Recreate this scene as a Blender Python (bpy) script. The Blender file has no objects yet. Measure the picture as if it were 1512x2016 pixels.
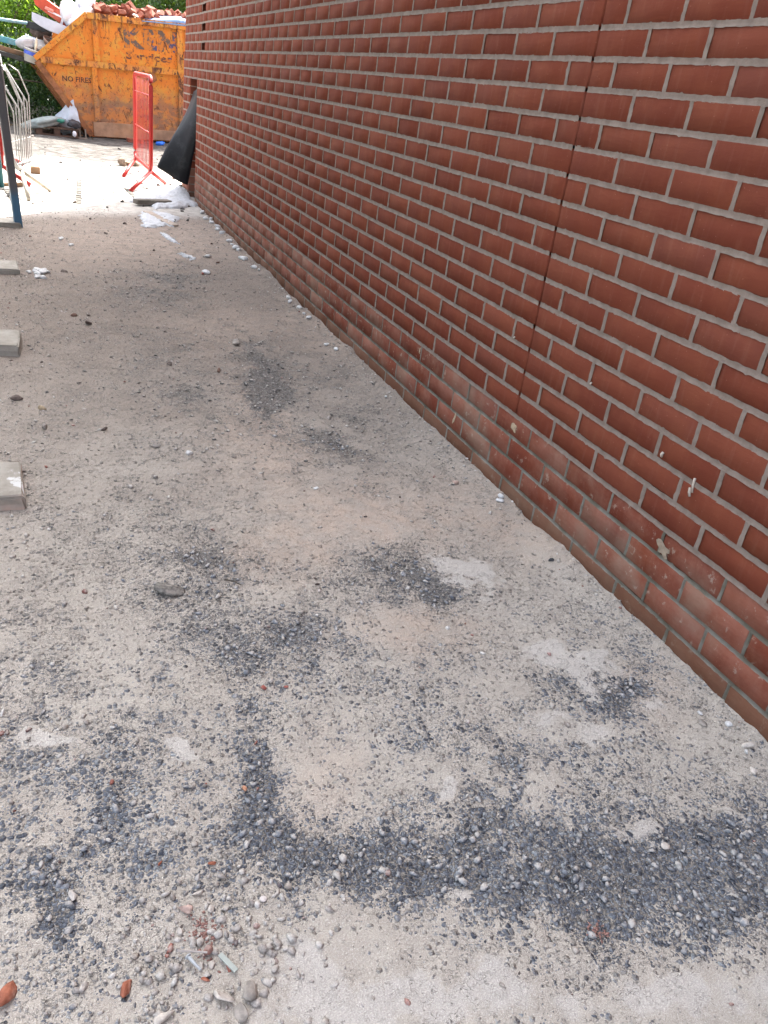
import bpy, bmesh, math, random
import numpy as np
from mathutils import Vector, Matrix, Euler

random.seed(7)
RNG = np.random.default_rng(11)
scn = bpy.context.scene
COL = scn.collection
R = math.radians

# ------------------------------------------------------------------ camera, sky, sun, exposure
CAM = np.array([-1.436, -2.170, 1.159])
AX = np.array([[0.925, -0.357, 0.131], [0.055, 0.468, 0.882], [0.376, 0.808, -0.453]])
for _i in range(3):
    for _j in range(_i):
        AX[_i] -= AX[_j] * (AX[_i] @ AX[_j])
    AX[_i] /= np.linalg.norm(AX[_i])
FPX = 1579.944
cd = bpy.data.cameras.new('camera')
cam = bpy.data.objects.new('camera', cd)
COL.objects.link(cam)
M = Matrix(((AX[0][0], AX[1][0], -AX[2][0], CAM[0]), (AX[0][1], AX[1][1], -AX[2][1], CAM[1]), (AX[0][2], AX[1][2], -AX[2][2], CAM[2]), (0, 0, 0, 1)))
cam.matrix_world = M
cd.sensor_fit = 'VERTICAL'
cd.sensor_height = 36.0
cd.sensor_width = 27.0
cd.lens = FPX / 2016 * 36.0
cd.clip_start = 0.05
cd.clip_end = 600
scn.camera = cam

SUN_AZ = math.atan2(0.57, 0.82)     # from +Y towards +X
SUN_EL = R(54)
world = bpy.data.worlds.new('World')
scn.world = world
world.use_nodes = True
wn = world.node_tree
bg = wn.nodes['Background']
sky = wn.nodes.new('ShaderNodeTexSky')
sky.sky_type = 'NISHITA'
sky.sun_disc = False
sky.sun_elevation = SUN_EL
sky.sun_rotation = SUN_AZ
sky.air_density = 0.6
sky.dust_density = 4.0
sky.ozone_density = 0.3
hz = wn.nodes.new('ShaderNodeHueSaturation')     # thin summer haze takes the blue out
hz.inputs['Saturation'].default_value = 0.42
wn.links.new(sky.outputs[0], hz.inputs['Color'])
wn.links.new(hz.outputs[0], bg.inputs[0])
bg.inputs[1].default_value = 0.15
sl = bpy.data.lights.new('sun', 'SUN')
sl.energy = 3.0
sl.angle = R(0.5)
sl.color = (1.0, 0.95, 0.87)
so = bpy.data.objects.new('sun', sl)
COL.objects.link(so)
sd = Vector((math.sin(SUN_AZ) * math.cos(SUN_EL), math.cos(SUN_AZ) * math.cos(SUN_EL), math.sin(SUN_EL)))
so.rotation_euler = sd.to_track_quat('Z', 'Y').to_euler()
so.location = (3, 4, 12)
scn.view_settings.view_transform = 'Standard'
scn.view_settings.look = 'None'
scn.view_settings.gamma = 1
scn.view_settings.use_curve_mapping = False
scn.view_settings.exposure = 3.0
scn.render.engine = 'CYCLES'
scn.cycles.max_bounces = 4
scn.cycles.diffuse_bounces = 3
scn.cycles.glossy_bounces = 2
scn.cycles.use_denoising = True
scn.cycles.sample_clamp_indirect = 4.0


def proj(p):
    d = (np.asarray(p, float) - CAM) @ AX.T
    return 756 + FPX * d[..., 0] / d[..., 2], 1008 - FPX * d[..., 1] / d[..., 2], d[..., 2]


# ------------------------------------------------------------------ object helpers
def tag(o, label=None, cat=None, group=None, kind=None):
    if label:
        o['label'] = label
    if cat:
        o['category'] = cat
    if group:
        o['group'] = group
    if kind:
        o['kind'] = kind
    return o


def link(name, me, mat=None, parent=None):
    o = bpy.data.objects.new(name, me)
    COL.objects.link(o)
    if mat is not None:
        me.materials.clear()
        me.materials.append(mat)
    if parent is not None:
        o.parent = parent
    return o


def thing(name, label, cat, loc=(0, 0, 0), rot=(0, 0, 0), group=None):
    o = bpy.data.objects.new(name, None)
    COL.objects.link(o)
    o.empty_display_size = 0.1
    o.location = loc
    o.rotation_euler = rot
    return tag(o, label, cat, group)


def smooth(me):
    me.polygons.foreach_set('use_smooth', [True] * len(me.polygons))


def mesh_np(name, V, F, sm=False):
    """V (n,3), F (m,k) arrays -> mesh."""
    V = np.asarray(V, np.float32)
    F = np.asarray(F, np.int32)
    me = bpy.data.meshes.new(name)
    me.vertices.add(len(V))
    me.vertices.foreach_set('co', V.ravel())
    k = F.shape[1]
    me.loops.add(F.size)
    me.loops.foreach_set('vertex_index', F.ravel())
    me.polygons.add(len(F))
    me.polygons.foreach_set('loop_start', np.arange(0, F.size, k, dtype=np.int32))
    me.polygons.foreach_set('loop_total', np.full(len(F), k, np.int32))
    me.update(calc_edges=True)
    if sm:
        me.polygons.foreach_set('use_smooth', np.ones(len(F), bool))
    return me


class MB:
    """collects simple shapes and links them as ONE mesh object"""

    def __init__(self):
        self.v, self.f = [], []

    def add(self, vs, fs):
        n = len(self.v)
        self.v += [tuple(x) for x in vs]
        self.f += [tuple(i + n for i in f) for f in fs]
        return self

    def box(self, x0, x1, y0, y1, z0, z1, bev=0.0, mtx=None):
        bm = bmesh.new()
        bmesh.ops.create_cube(bm, size=1)
        for v in bm.verts:
            v.co = Vector(((x0 + x1) / 2 + v.co.x * (x1 - x0), (y0 + y1) / 2 + v.co.y * (y1 - y0), (z0 + z1) / 2 + v.co.z * (z1 - z0)))
        if bev:
            bmesh.ops.bevel(bm, geom=bm.edges[:], offset=bev, segments=1, affect='EDGES')
        return self.bm(bm, mtx)

    def bm(self, bm, mtx=None):
        if mtx is not None:
            bm.transform(mtx)
        bm.verts.index_update()
        self.add([v.co.copy() for v in bm.verts], [[v.index for v in f.verts] for f in bm.faces])
        bm.free()
        return self

    def tube(self, pts, r, n=8, closed=False, caps=True, r2=None):
        pts = [Vector(p) for p in pts]
        m = len(pts)
        rings = []
        up = Vector((0, 0, 1))
        for i, p in enumerate(pts):
            if closed:
                d = pts[(i + 1) % m] - pts[i - 1]
            else:
                d = pts[min(i + 1, m - 1)] - pts[max(i - 1, 0)]
            d.normalize()
            a = d.cross(up)
            if a.length < 0.08:
                a = d.cross(Vector((0, 1, 0)))
            a.normalize()
            b = a.cross(d)
            rr = r if r2 is None else r + (r2 - r) * i / (m - 1)
            rings.append([p + (a * math.cos(t) + b * math.sin(t)) * rr for t in [2 * math.pi * k / n for k in range(n)]])
        vs = [v for q in rings for v in q]
        fs = []
        for i in range(m if closed else m - 1):
            j = (i + 1) % m
            for k in range(n):
                l = (k + 1) % n
                fs.append((i * n + k, i * n + l, j * n + l, j * n + k))
        if caps and not closed:
            fs.append(tuple(range(n))[::-1])
            fs.append(tuple((m - 1) * n + k for k in range(n)))
        return self.add(vs, fs)

    def build(self, name, mat, parent=None, sm=False):
        me = bpy.data.meshes.new(name)
        me.from_pydata([tuple(v) for v in self.v], [], self.f)
        me.validate()
        bm = bmesh.new()
        bm.from_mesh(me)
        bmesh.ops.recalc_face_normals(bm, faces=bm.faces[:])
        bm.to_mesh(me)
        bm.free()
        me.update()
        if sm:
            smooth(me)
        return link(name, me, mat, parent)


def arc(p0, p1, p2, n=5):
    """rounded corner from p0 via corner p1 to p2 (quadratic)"""
    p0, p1, p2 = Vector(p0), Vector(p1), Vector(p2)
    return [p0 * (1 - t) ** 2 + p1 * 2 * t * (1 - t) + p2 * t * t for t in [i / (n - 1) for i in range(n)]]


# ------------------------------------------------------------------ numpy noise
def vnoise(x, y, scale, seed):
    g = np.random.default_rng(seed).random((256, 256))
    x = np.asarray(x, float) / scale + 1000.37
    y = np.asarray(y, float) / scale + 1000.71
    xi = np.floor(x).astype(int)
    yi = np.floor(y).astype(int)
    fx = x - xi
    fy = y - yi
    fx = fx * fx * (3 - 2 * fx)
    fy = fy * fy * (3 - 2 * fy)
    a = g[xi % 256, yi % 256]
    b = g[(xi + 1) % 256, yi % 256]
    c = g[xi % 256, (yi + 1) % 256]
    d = g[(xi + 1) % 256, (yi + 1) % 256]
    return (a * (1 - fx) + b * fx) * (1 - fy) + (c * (1 - fx) + d * fx) * fy


def fbm(x, y, scale, seed, octv=4, gain=0.5):
    s = 0
    a = 1
    t = 0
    for i in range(octv):
        s = s + a * vnoise(x, y, scale / 2 ** i, seed + i * 17)
        t += a
        a *= gain
    return s / t


def sst(a, b, x):
    t = np.clip((x - a) / (b - a), 0, 1)
    return t * t * (3 - 2 * t)


# ------------------------------------------------------------------ material helper
class NT:
    def __init__(self, name):
        self.m = bpy.data.materials.new(name)
        self.m.use_nodes = True
        self.t = self.m.node_tree
        self.p = self.t.nodes['Principled BSDF']
        self.out = self.t.nodes['Material Output']
        self.co = None

    def n(self, typ, **kw):
        nd = self.t.nodes.new('ShaderNode' + typ)
        for k, v in kw.items():
            setattr(nd, k, v)
        return nd

    def set(self, sock, val):
        if hasattr(val, 'is_linked') or isinstance(val, bpy.types.NodeSocket):
            self.t.links.new(val, sock)
        else:
            if isinstance(val, (tuple, list)) and len(val) == 3 and sock.type == 'RGBA':
                val = (*val, 1)
            sock.default_value = val

    def coord(self, kind='Object'):
        if self.co is None:
            self.co = self.n('TexCoord')
        return self.co.outputs[kind]

    def pos(self):
        return self.n('NewGeometry').outputs['Position']

    def mapping(self, vec, scale=(1, 1, 1), loc=(0, 0, 0), rot=(0, 0, 0)):
        m = self.n('Mapping')
        self.set(m.inputs['Vector'], vec)
        m.inputs['Scale'].default_value = scale
        m.inputs['Location'].default_value = loc
        m.inputs['Rotation'].default_value = rot
        return m.outputs[0]

    def noise(self, vec, scale, detail=4, rough=0.55, dist=0.0, out='Fac'):
        n = self.n('TexNoise')
        self.set(n.inputs['Vector'], vec)
        n.inputs['Scale'].default_value = scale
        n.inputs['Detail'].default_value = detail
        n.inputs['Roughness'].default_value = rough
        n.inputs['Distortion'].default_value = dist
        return n.outputs[out]

    def vor(self, vec, scale, feature='F1', out='Distance', rnd=1.0):
        n = self.n('TexVoronoi', feature=feature)
        self.set(n.inputs['Vector'], vec)
        n.inputs['Scale'].default_value = scale
        n.inputs['Randomness'].default_value = rnd
        return n.outputs[out]

    def math(self, op, a, b=None, c=None, clamp=False):
        n = self.n('Math', operation=op, use_clamp=clamp)
        self.set(n.inputs[0], a)
        if b is not None:
            self.set(n.inputs[1], b)
        if c is not None:
            self.set(n.inputs[2], c)
        return n.outputs[0]

    def mr(self, v, a, b, c=0.0, d=1.0, smooth=True):
        n = self.n('MapRange')
        n.interpolation_type = 'SMOOTHSTEP' if smooth else 'LINEAR'
        self.set(n.inputs[0], v)
        for i, q in enumerate((a, b, c, d)):
            self.set(n.inputs[i + 1], q)
        return n.outputs[0]

    def mix(self, fac, a, b, mode='MIX'):
        n = self.n('Mix', data_type='RGBA', blend_type=mode)
        self.set(n.inputs[0], fac)
        self.set(n.inputs[6], a)
        self.set(n.inputs[7], b)
        return n.outputs[2]

    def ramp(self, fac, stops, interp='LINEAR'):
        n = self.n('ValToRGB')
        n.color_ramp.interpolation = interp
        e = n.color_ramp.elements
        while len(e) < len(stops):
            e.new(0.5)
        for el, (p, c) in zip(e, stops):
            el.position = p
            el.color = (*c, 1)
        self.set(n.inputs[0], fac)
        return n.outputs[0]

    def bump(self, h, strength=0.5, dist=0.005, normal=None):
        n = self.n('Bump')
        n.inputs['Strength'].default_value = strength
        n.inputs['Distance'].default_value = dist
        self.set(n.inputs['Height'], h)
        if normal is not None:
            self.set(n.inputs['Normal'], normal)
        return n.outputs[0]

    def sep(self, v):
        n = self.n('SeparateXYZ')
        self.set(n.inputs[0], v)
        return n.outputs

    def attr(self, name):
        return self.n('Attribute', attribute_name=name).outputs

    def rnd(self):
        return self.math('FRACT', self.math('ADD', self.n('ObjectInfo').outputs['Random'], self.n('NewGeometry').outputs['Random Per Island']))

    def fin(self, col, rough=0.85, normal=None, spec=0.3, metal=0.0):
        p = self.p
        self.set(p.inputs['Base Color'], col)
        self.set(p.inputs['Roughness'], rough)
        self.set(p.inputs['Metallic'], metal)
        p.inputs['Specular IOR Level'].default_value = spec
        if normal is not None:
            self.set(p.inputs['Normal'], normal)
        return self.m


def plain(name, col, rough=0.7, var=0.15, scale=20, spec=0.3, bump=0.2, metal=0.0, dirt=None, dirt_amt=0.5):
    """a painted / worn surface: noise in colour and relief, optional dirt"""
    m = NT(name)
    c = m.coord()
    n1 = m.noise(c, scale, 5, 0.6)
    dark = tuple(q * (1 - var) for q in col)
    lite = tuple(min(1, q * (1 + var)) for q in col)
    cc = m.mix(m.mr(n1, 0.3, 0.7), dark, lite)
    if dirt:
        cc = m.mix(m.math('MULTIPLY', m.mr(m.noise(c, scale * 0.35, 6, 0.65), 0.45, 0.7), dirt_amt), cc, dirt)
    return m.fin(cc, rough, m.bump(m.noise(c, scale * 4, 4), bump, 0.003), spec, metal)

# ------------------------------------------------------------------ ground: masks measured on the site (metres)
TAR = [(-0.532,-1.492,0.287,-0.103,-0.084,-0.1,1.25),(-0.825,-1.37,0.221,-0.059,-0.046,-0.096,0.8),(-1.045,-1.3,0.117,-0.059,-0.029,-0.061,0.52),(-0.282,-1.515,0.119,-0.032,-0.079,-0.082,1.1),(-0.63,-1.304,0.105,-0.091,-0.066,-0.066,0.7),(-1.508,-1.245,0.072,-0.02,-0.0,-0.102,0.62),(-1.355,-1.228,0.098,-0.075,-0.032,-0.077,0.5),(-1.425,-1.347,0.096,-0.071,-0.02,-0.05,0.42),(-1.46,-1.093,0.113,-0.029,-0.003,-0.102,0.34),(-1.292,-1.181,0.09,-0.023,-0.01,-0.075,0.32),(-1.114,-0.969,0.056,-0.001,-0.022,-0.188,0.75),(-1.13,-1.129,0.031,-0.008,-0.022,-0.095,0.85),(-1.093,-1.244,0.057,-0.045,-0.017,-0.027,0.65),(-0.272,-0.966,0.066,-0.13,-0.124,-0.1,0.62),(-0.516,-1.09,0.086,-0.08,-0.07,-0.075,0.55),(-0.621,-1.187,0.1,-0.051,-0.052,-0.072,0.6),(-0.229,-1.051,0.076,-0.016,-0.046,-0.063,0.5),(-0.637,-0.872,0.157,-0.032,-0.055,-0.121,0.28),(-0.823,-0.632,0.113,-0.021,-0.036,-0.114,0.6),(-0.956,-0.691,0.13,-0.025,-0.03,-0.115,0.35),(-0.56,-0.459,0.138,-0.073,-0.063,-0.122,0.7),(-0.563,-0.61,0.096,-0.017,-0.039,-0.089,0.6),(-0.433,-0.558,0.087,-0.015,-0.034,-0.071,0.35),(-0.953,-1.006,0.123,-0.028,-0.027,-0.085,0.3),(-1.097,-0.156,0.153,-0.02,-0.036,-0.233,0.42),(-1.031,-0.333,0.08,-0.012,-0.03,-0.154,0.45),(-1.213,-0.305,0.102,-0.016,-0.018,-0.152,0.3),(-1.076,-0.627,0.163,-0.031,-0.032,-0.159,0.38),(-1.348,-0.971,0.145,-0.034,-0.011,-0.121,0.42),(-1.508,-0.893,0.08,-0.018,-0.0,-0.126,0.35),(-1.468,-0.7,0.119,-0.025,-0.002,-0.12,0.25),(-0.567,1.278,0.122,0.086,-0.07,-0.486,0.95),(-0.589,0.951,0.087,-0.0,-0.06,-0.243,0.8),(-0.406,1.213,0.144,0.004,-0.098,-0.354,0.45),(-0.534,0.465,0.137,-0.119,-0.094,-0.226,0.6),(-0.453,0.235,0.088,-0.109,-0.07,-0.134,0.5),(-0.268,0.828,0.13,-0.185,-0.135,-0.278,0.3),(-0.677,3.026,0.176,0.041,-0.071,-0.494,0.9),(-0.944,2.652,0.143,0.028,-0.028,-0.266,0.55),(-0.889,3.182,0.126,0.032,-0.021,-0.204,0.4),(-0.945,1.555,0.162,0.011,-0.051,-0.392,0.4),(-0.972,0.895,0.157,-0.001,-0.041,-0.283,0.42),(-0.971,0.536,0.143,-0.007,-0.03,-0.185,0.35),(-0.843,0.729,0.116,-0.003,-0.03,-0.157,0.35),(-0.174,2.272,0.186,0.026,-0.089,-0.337,0.25),(-0.281,0.604,0.054,-0.161,-0.109,-0.18,0.35),(-0.211,1.29,0.062,-0.219,-0.133,-0.26,0.3),(-0.218,0.05,0.082,-0.103,-0.091,-0.14,0.25),(-1.507,0.563,0.126,-0.006,-0.0,-0.219,0.25),(-1.386,0.033,0.164,-0.019,-0.008,-0.19,0.2)]
PALE = [(-0.367,-0.49,0.102,-0.08,-0.064,-0.095,0.9),(-0.24,-0.963,0.041,-0.042,-0.071,-0.068,1.0),(-0.347,-0.851,0.052,-0.053,-0.06,-0.067,0.6),(-0.424,-1.111,0.118,-0.061,-0.067,-0.081,0.5),(-1.253,-1.0,0.026,-0.013,-0.007,-0.025,0.9),(-0.773,-1.217,0.024,-0.006,-0.016,-0.035,0.9),(-1.464,-0.917,0.053,-0.012,-0.001,-0.034,0.6),(-0.986,-1.564,0.242,-0.071,-0.021,-0.049,0.7),(-0.534,-1.689,0.163,-0.048,-0.035,-0.04,0.6),(-0.407,-0.661,0.042,-0.008,-0.018,-0.035,0.7),(-0.177,-1.098,0.062,-0.032,-0.035,-0.036,0.6),(-1.388,-1.34,0.036,-0.01,-0.002,-0.021,0.6),(-0.776,-1.466,0.042,-0.012,-0.009,-0.017,0.8),(-0.851,-1.425,0.034,-0.009,-0.009,-0.018,0.7),(-0.468,-1.407,0.059,-0.015,-0.019,-0.025,0.8),(-0.23,-1.406,0.053,-0.027,-0.035,-0.03,0.5),(-1.173,-1.453,0.087,-0.025,-0.012,-0.046,0.4),(-0.364,-1.537,0.029,-0.008,-0.014,-0.016,1.0),(-0.44,-1.461,0.024,-0.006,-0.011,-0.013,1.0),(-0.614,-1.53,0.026,-0.007,-0.008,-0.011,0.9)]
SAND = [(-0.861,-0.331,0.168,-0.025,-0.031,-0.119,0.8),(-0.609,-0.715,0.17,-0.059,-0.044,-0.089,0.8),(-0.678,0.671,0.141,0.152,-0.011,-0.601,0.6),(-0.99,-1.124,0.085,-0.021,-0.035,-0.111,0.5),(-0.602,-0.191,0.246,-0.131,-0.08,-0.179,0.6),(-0.051,-0.328,0.055,-0.154,-0.121,-0.124,0.6),(-0.657,4.348,0.787,0.297,-0.114,-0.957,0.9),(0.043,2.089,0.103,-0.503,-0.227,-0.474,0.6),(-0.545,2.021,0.276,0.032,-0.079,-0.396,0.5),(-0.158,-0.109,0.07,-0.191,-0.145,-0.174,0.6),(-0.153,-1.049,0.045,-0.094,-0.104,-0.075,0.5),(-0.792,0.346,0.177,-0.013,-0.078,-0.342,0.4),(-0.456,-0.074,0.173,-0.093,-0.096,-0.199,0.6)]



def field(P, x, y, pw=1.3):
    s = np.zeros_like(x)
    for cx, cy, ax, ay, bx, by, a in P:
        det = ax * by - ay * bx
        dx, dy = x - cx, y - cy
        u = (dx * by - dy * bx) / det
        v = (-dx * ay + dy * ax) / det
        s = s + a * np.exp(-(u * u + v * v) ** pw * 0.8)
    return s


def tar_at(x, y):
    """how bare the old tarmac is (0 under dust .. 1 swept)"""
    xw = x + 0.05 * (fbm(x, y, 0.16, 31) - 0.5) * 2
    yw = y + 0.07 * (fbm(x, y, 0.16, 57) - 0.5) * 2
    t = 0.75 * field(TAR, xw, yw) + 0.30 * field(TAR, xw, yw, 0.55)
    xv = x + 0.11 * (fbm(x, y, 0.10, 131, 5, 0.65) - 0.5)
    yv = y + 0.13 * (fbm(x, y, 0.10, 157, 5, 0.65) - 0.5)
    p = field(PALE, xv, yv, 1.4)
    s = field(SAND, xw, yw)
    n = fbm(x, y, 0.22, 91, 6, 0.68) - 0.5
    n2 = fbm(x, y, 0.05, 95, 4, 0.65) - 0.5
    n3 = fbm(x, y, 0.55, 99, 3) - 0.5
    t = np.where(t < 0.80, t * 0.56, 0.448 + (t - 0.80) * 1.45)
    t = t * (1.0 + 1.6 * n + 1.6 * n2) + 0.17 + 0.62 * n + 0.55 * n2 + 0.25 * n3 - 0.22 * s
    pp = p * (0.6 + 1.6 * (fbm(x, y, 0.10, 12, 5, 0.65) - 0.5) * 2 + 0.5)
    t = t - 0.75 * sst(0.35, 0.85, pp + 0.5 * n2)
    return np.clip(t, 0, 1.1), np.clip(pp, 0, 1), np.clip(s, 0, 1)


def slab_at(x, y):
    return sst(5.0, 5.6, y - 0.45 * (x + 0.9) - 0.25 * (fbm(x, y, 0.5, 5) - 0.5))


def gz(x, y):
    x = np.asarray(x, float)
    y = np.asarray(y, float)
    h = 0.020 * (fbm(x, y, 0.9, 3, 3) - 0.5) + 0.010 * (fbm(x, y, 0.16, 8, 4, 0.6) - 0.5)
    # loose dirt banked against the foot of the wall
    h = h + sst(-0.13, 0.0, x) * (y < 7.2) * (0.006 + 0.060 * (fbm(x * 0.3, y, 0.26, 44, 5, 0.6) - 0.43))
    # rougher made ground further out, rising a little behind the barrier
    far = sst(8.2, 10.5, y)
    h = h + far * (0.10 * (fbm(x, y * 1.6, 1.3, 71, 5, 0.55) - 0.5) + 0.018 * (x + 0.5) * (np.abs(x) < 6))
    return h


def gz1(x, y):
    return float(gz(np.array([x]), np.array([y]))[0])


def grid_mesh(name, xs, ys, attrs=True, fine=True, edge=False):
    X, Y = np.meshgrid(xs, ys)
    nx, ny = len(xs), len(ys)
    Z = gz(X, Y)
    t, p, s = tar_at(X, Y)
    if fine:
        # grains and small pits, deeper where the tarmac shows
        g = fbm(X, Y, 0.022, 201, 3, 0.65) - 0.5
        near = sst(6.0, 2.0, Y)
        Z = Z + near * g * (0.0035 + 0.009 * np.clip(t, 0, 1)) - 0.004 * np.clip(t, 0, 1)
    if edge:
        d = np.minimum.reduce([X - xs[0], xs[-1] - X])
        Z = Z * sst(0, 0.15, d) - 0.01 * (1 - sst(0, 0.15, d))
    V = np.stack([X, Y, Z], -1).reshape(-1, 3)
    i = np.arange(nx * ny).reshape(ny, nx)
    F = np.stack([i[:-1, :-1], i[:-1, 1:], i[1:, 1:], i[1:, :-1]], -1).reshape(-1, 4)
    me = mesh_np(name, V, F, True)
    a = me.attributes.new('mask', 'FLOAT_COLOR', 'POINT')
    sl_ = slab_at(X, Y)
    a.data.foreach_set('color', np.stack([t, p, s, sl_], -1).astype(np.float32).ravel())
    return me


def ground_mat():
    m = NT('dusty_ground')
    P = m.pos()
    at = m.attr('mask')
    sp = m.n('SeparateColor')
    m.set(sp.inputs[0], at['Color'])
    tar, pale, sand = sp.outputs[0], sp.outputs[1], sp.outputs[2]
    slab = at['Alpha']
    n_big = m.noise(P, 2.2, 5, 0.6)
    n_mid = m.noise(P, 14, 6, 0.65)
    n_fin = m.noise(P, 120, 4, 0.7)
    n_grn = m.noise(P, 480, 2, 0.6)
    W = m.n('VectorMath', operation='ADD')
    m.set(W.inputs[0], P)
    wn_ = m.n('VectorMath', operation='SCALE')
    m.set(wn_.inputs[0], m.noise(P, 130, 2, 0.5, out='Color'))
    wn_.inputs['Scale'].default_value = 0.007
    m.set(W.inputs[1], wn_.outputs[0])
    PW = W.outputs[0]
    cell = m.vor(PW, 95, out='Color')
    celld = m.vor(P, 95)
    cs = m.sep(cell)
    Y = m.sep(P)[1]
    # dust: cool grey beige near, warmer brown and, for the weaker sky light, darker further up the alley, pinkish sand drifts
    warm_dim = m.mr(m.math('ADD', Y, m.math('MULTIPLY', n_big, 2.4)), -0.6, 3.6)
    dust = m.mix(warm_dim, (0.530, 0.490, 0.430), (0.232, 0.184, 0.149))
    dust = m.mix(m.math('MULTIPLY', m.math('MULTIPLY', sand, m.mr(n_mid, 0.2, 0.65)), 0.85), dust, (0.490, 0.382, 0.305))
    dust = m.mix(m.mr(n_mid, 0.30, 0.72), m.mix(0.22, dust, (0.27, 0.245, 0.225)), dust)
    pl = m.math('MULTIPLY', m.mr(m.math('ADD', pale, m.math('MULTIPLY', m.math('SUBTRACT', n_mid, 0.5), 0.9)), 0.45, 0.75), 0.7)
    dust = m.mix(m.math('MULTIPLY', pl, 0.65), dust, (0.60, 0.585, 0.565))
    dust = m.mix(m.mr(n_grn, 0.40, 0.72), m.mix(0.35, dust, (0.14, 0.13, 0.12)), dust)
    dust = m.mix(m.math('MULTIPLY', m.mr(m.noise(P, 330, 2, 0.5), 0.60, 0.72), 0.5), dust, (0.68, 0.66, 0.63))
    # single stones poking out of the dust: more of them, with tar and crevice shade coloured in between them, where the surface is bare
    blue = m.mr(Y, -0.2, -1.2)
    lo_ = m.mix(blue, (0.125, 0.119, 0.113), (0.085, 0.094, 0.115))
    md_ = m.mix(blue, (0.225, 0.215, 0.203), (0.175, 0.195, 0.232))
    hi_ = m.mix(blue, (0.36, 0.34, 0.32), (0.37, 0.395, 0.415))

    def stones(scale, loc, gain, big):
        pv = m.mapping(PW, (1, 1, 1), loc)
        d = m.vor(pv, scale)
        e = m.vor(pv, scale, 'DISTANCE_TO_EDGE') if scale < 100 else 1.0
        c3 = m.sep(m.vor(pv, scale, out='Color'))
        on = m.math('LESS_THAN', c3[0], m.math('MULTIPLY', tar, gain))
        lim = m.math('MULTIPLY_ADD', c3[2], 0.22, big)
        body = m.math('MULTIPLY', m.math('MULTIPLY', m.mr(m.math('SUBTRACT', lim, d), -0.03, 0.05), m.mr(e, 0.02, 0.07)), on)
        halo = m.math('MULTIPLY', m.mr(m.math('SUBTRACT', lim, d), -0.12, -0.01), on)
        colr = m.mix(m.mr(c3[1], 0.0, 0.5), lo_, md_)
        colr = m.mix(m.mr(c3[1], 0.62, 1.0), colr, hi_)
        return body, halo, colr, m.math('MULTIPLY', body, m.mr(d, 0.55, 0.0))

    b1, h1, c1, z1 = stones(78, (0, 0, 0), 1.00, 0.30)
    b2, h2, c2, z2 = stones(135, (0.37, 0.19, 0), 1.15, 0.30)
    b3, h3, c3_, z3 = stones(230, (0.71, 0.53, 0), 1.05, 0.28)
    halo = m.math('MAXIMUM', h1, m.math('MAXIMUM', h2, h3))
    gap = m.math('MULTIPLY', halo, m.mr(m.math('ADD', tar, m.math('MULTIPLY', m.math('SUBTRACT', n_fin, 0.5), 0.8)), 0.30, 0.85))
    col = m.mix(m.math('MULTIPLY', gap, 0.85), dust, (0.075, 0.074, 0.074))  # tar rim round each stone, with crevice shade painted into it
    bare = m.mr(m.math('ADD', tar, m.math('MULTIPLY', m.math('SUBTRACT', n_fin, 0.5), 1.1)), 0.80, 1.25)
    col = m.mix(m.math('MULTIPLY', bare, 0.7), col, (0.085, 0.083, 0.083))
    col = m.mix(b3, col, c3_)
    col = m.mix(b2, col, c2)
    col = m.mix(b1, col, c1)
    k = m.math('MAXIMUM', b1, m.math('MAXIMUM', b2, b3))
    # dust lying over the stones again in drifts
    dv = m.math('ADD', m.noise(P, 34, 6, 0.7), m.math('MULTIPLY', m.math('SUBTRACT', 0.75, tar), 0.22))
    col = m.mix(m.math('MULTIPLY', m.mr(dv, 0.50, 0.66), 0.85), col, dust)
    # shade of short crevices beside half buried grains, put into the colour
    wl = m.math('ABSOLUTE', m.math('SUBTRACT', m.noise(P, 85, 2, 0.5), 0.5))
    ring = m.math('MULTIPLY', m.mr(wl, 0.016, 0.005), m.mr(m.math('ADD', m.noise(P, 48, 3, 0.6), m.math('MULTIPLY', tar, 0.16)), 0.49, 0.60))
    wl2 = m.math('ABSOLUTE', m.math('SUBTRACT', m.noise(P, 170, 2, 0.5), 0.5))
    ring = m.math('MAXIMUM', ring, m.math('MULTIPLY', m.mr(wl2, 0.018, 0.006), m.mr(m.math('ADD', m.noise(m.mapping(P, (1, 1, 1), (3, 1, 0)), 60, 3, 0.6), m.math('MULTIPLY', tar, 0.16)), 0.49, 0.60)))
    ring = m.math('MULTIPLY', ring, m.mr(m.noise(P, 5, 4, 0.6), 0.30, 0.62))
    col = m.mix(m.math('MULTIPLY', ring, 0.8), col, (0.085, 0.08, 0.077))
    # pale sand and cement over the concrete of the yard
    conc = m.mix(m.mr(n_mid, 0.3, 0.7), (0.36, 0.335, 0.30), (0.52, 0.49, 0.45))
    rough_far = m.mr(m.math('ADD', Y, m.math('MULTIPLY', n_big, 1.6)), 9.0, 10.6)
    farc = m.mix(m.mr(m.noise(m.mapping(P, (1, 2.5, 1)), 5, 6, 0.7), 0.38, 0.62), (0.042, 0.038, 0.034), (0.130, 0.122, 0.113))  # rough far ground, its colour darkened for dappled tree shade
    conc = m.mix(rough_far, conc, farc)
    col = m.mix(slab, col, conc)
    h = m.math('ADD', m.math('MULTIPLY', n_fin, 0.5), m.math('MULTIPLY', n_grn, 0.35))
    h = m.math('ADD', h, m.math('ADD', m.math('MULTIPLY', z1, 3.0), m.math('ADD', m.math('MULTIPLY', z2, 1.3), m.math('MULTIPLY', z3, 0.7))))
    h = m.math('SUBTRACT', h, m.math('MULTIPLY', ring, 0.5))
    nb = m.bump(h, 0.8, 0.006)
    rg = m.mr(k, 0, 1, 0.95, 0.85)
    return m.fin(col, rg, nb, 0.12)


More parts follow.
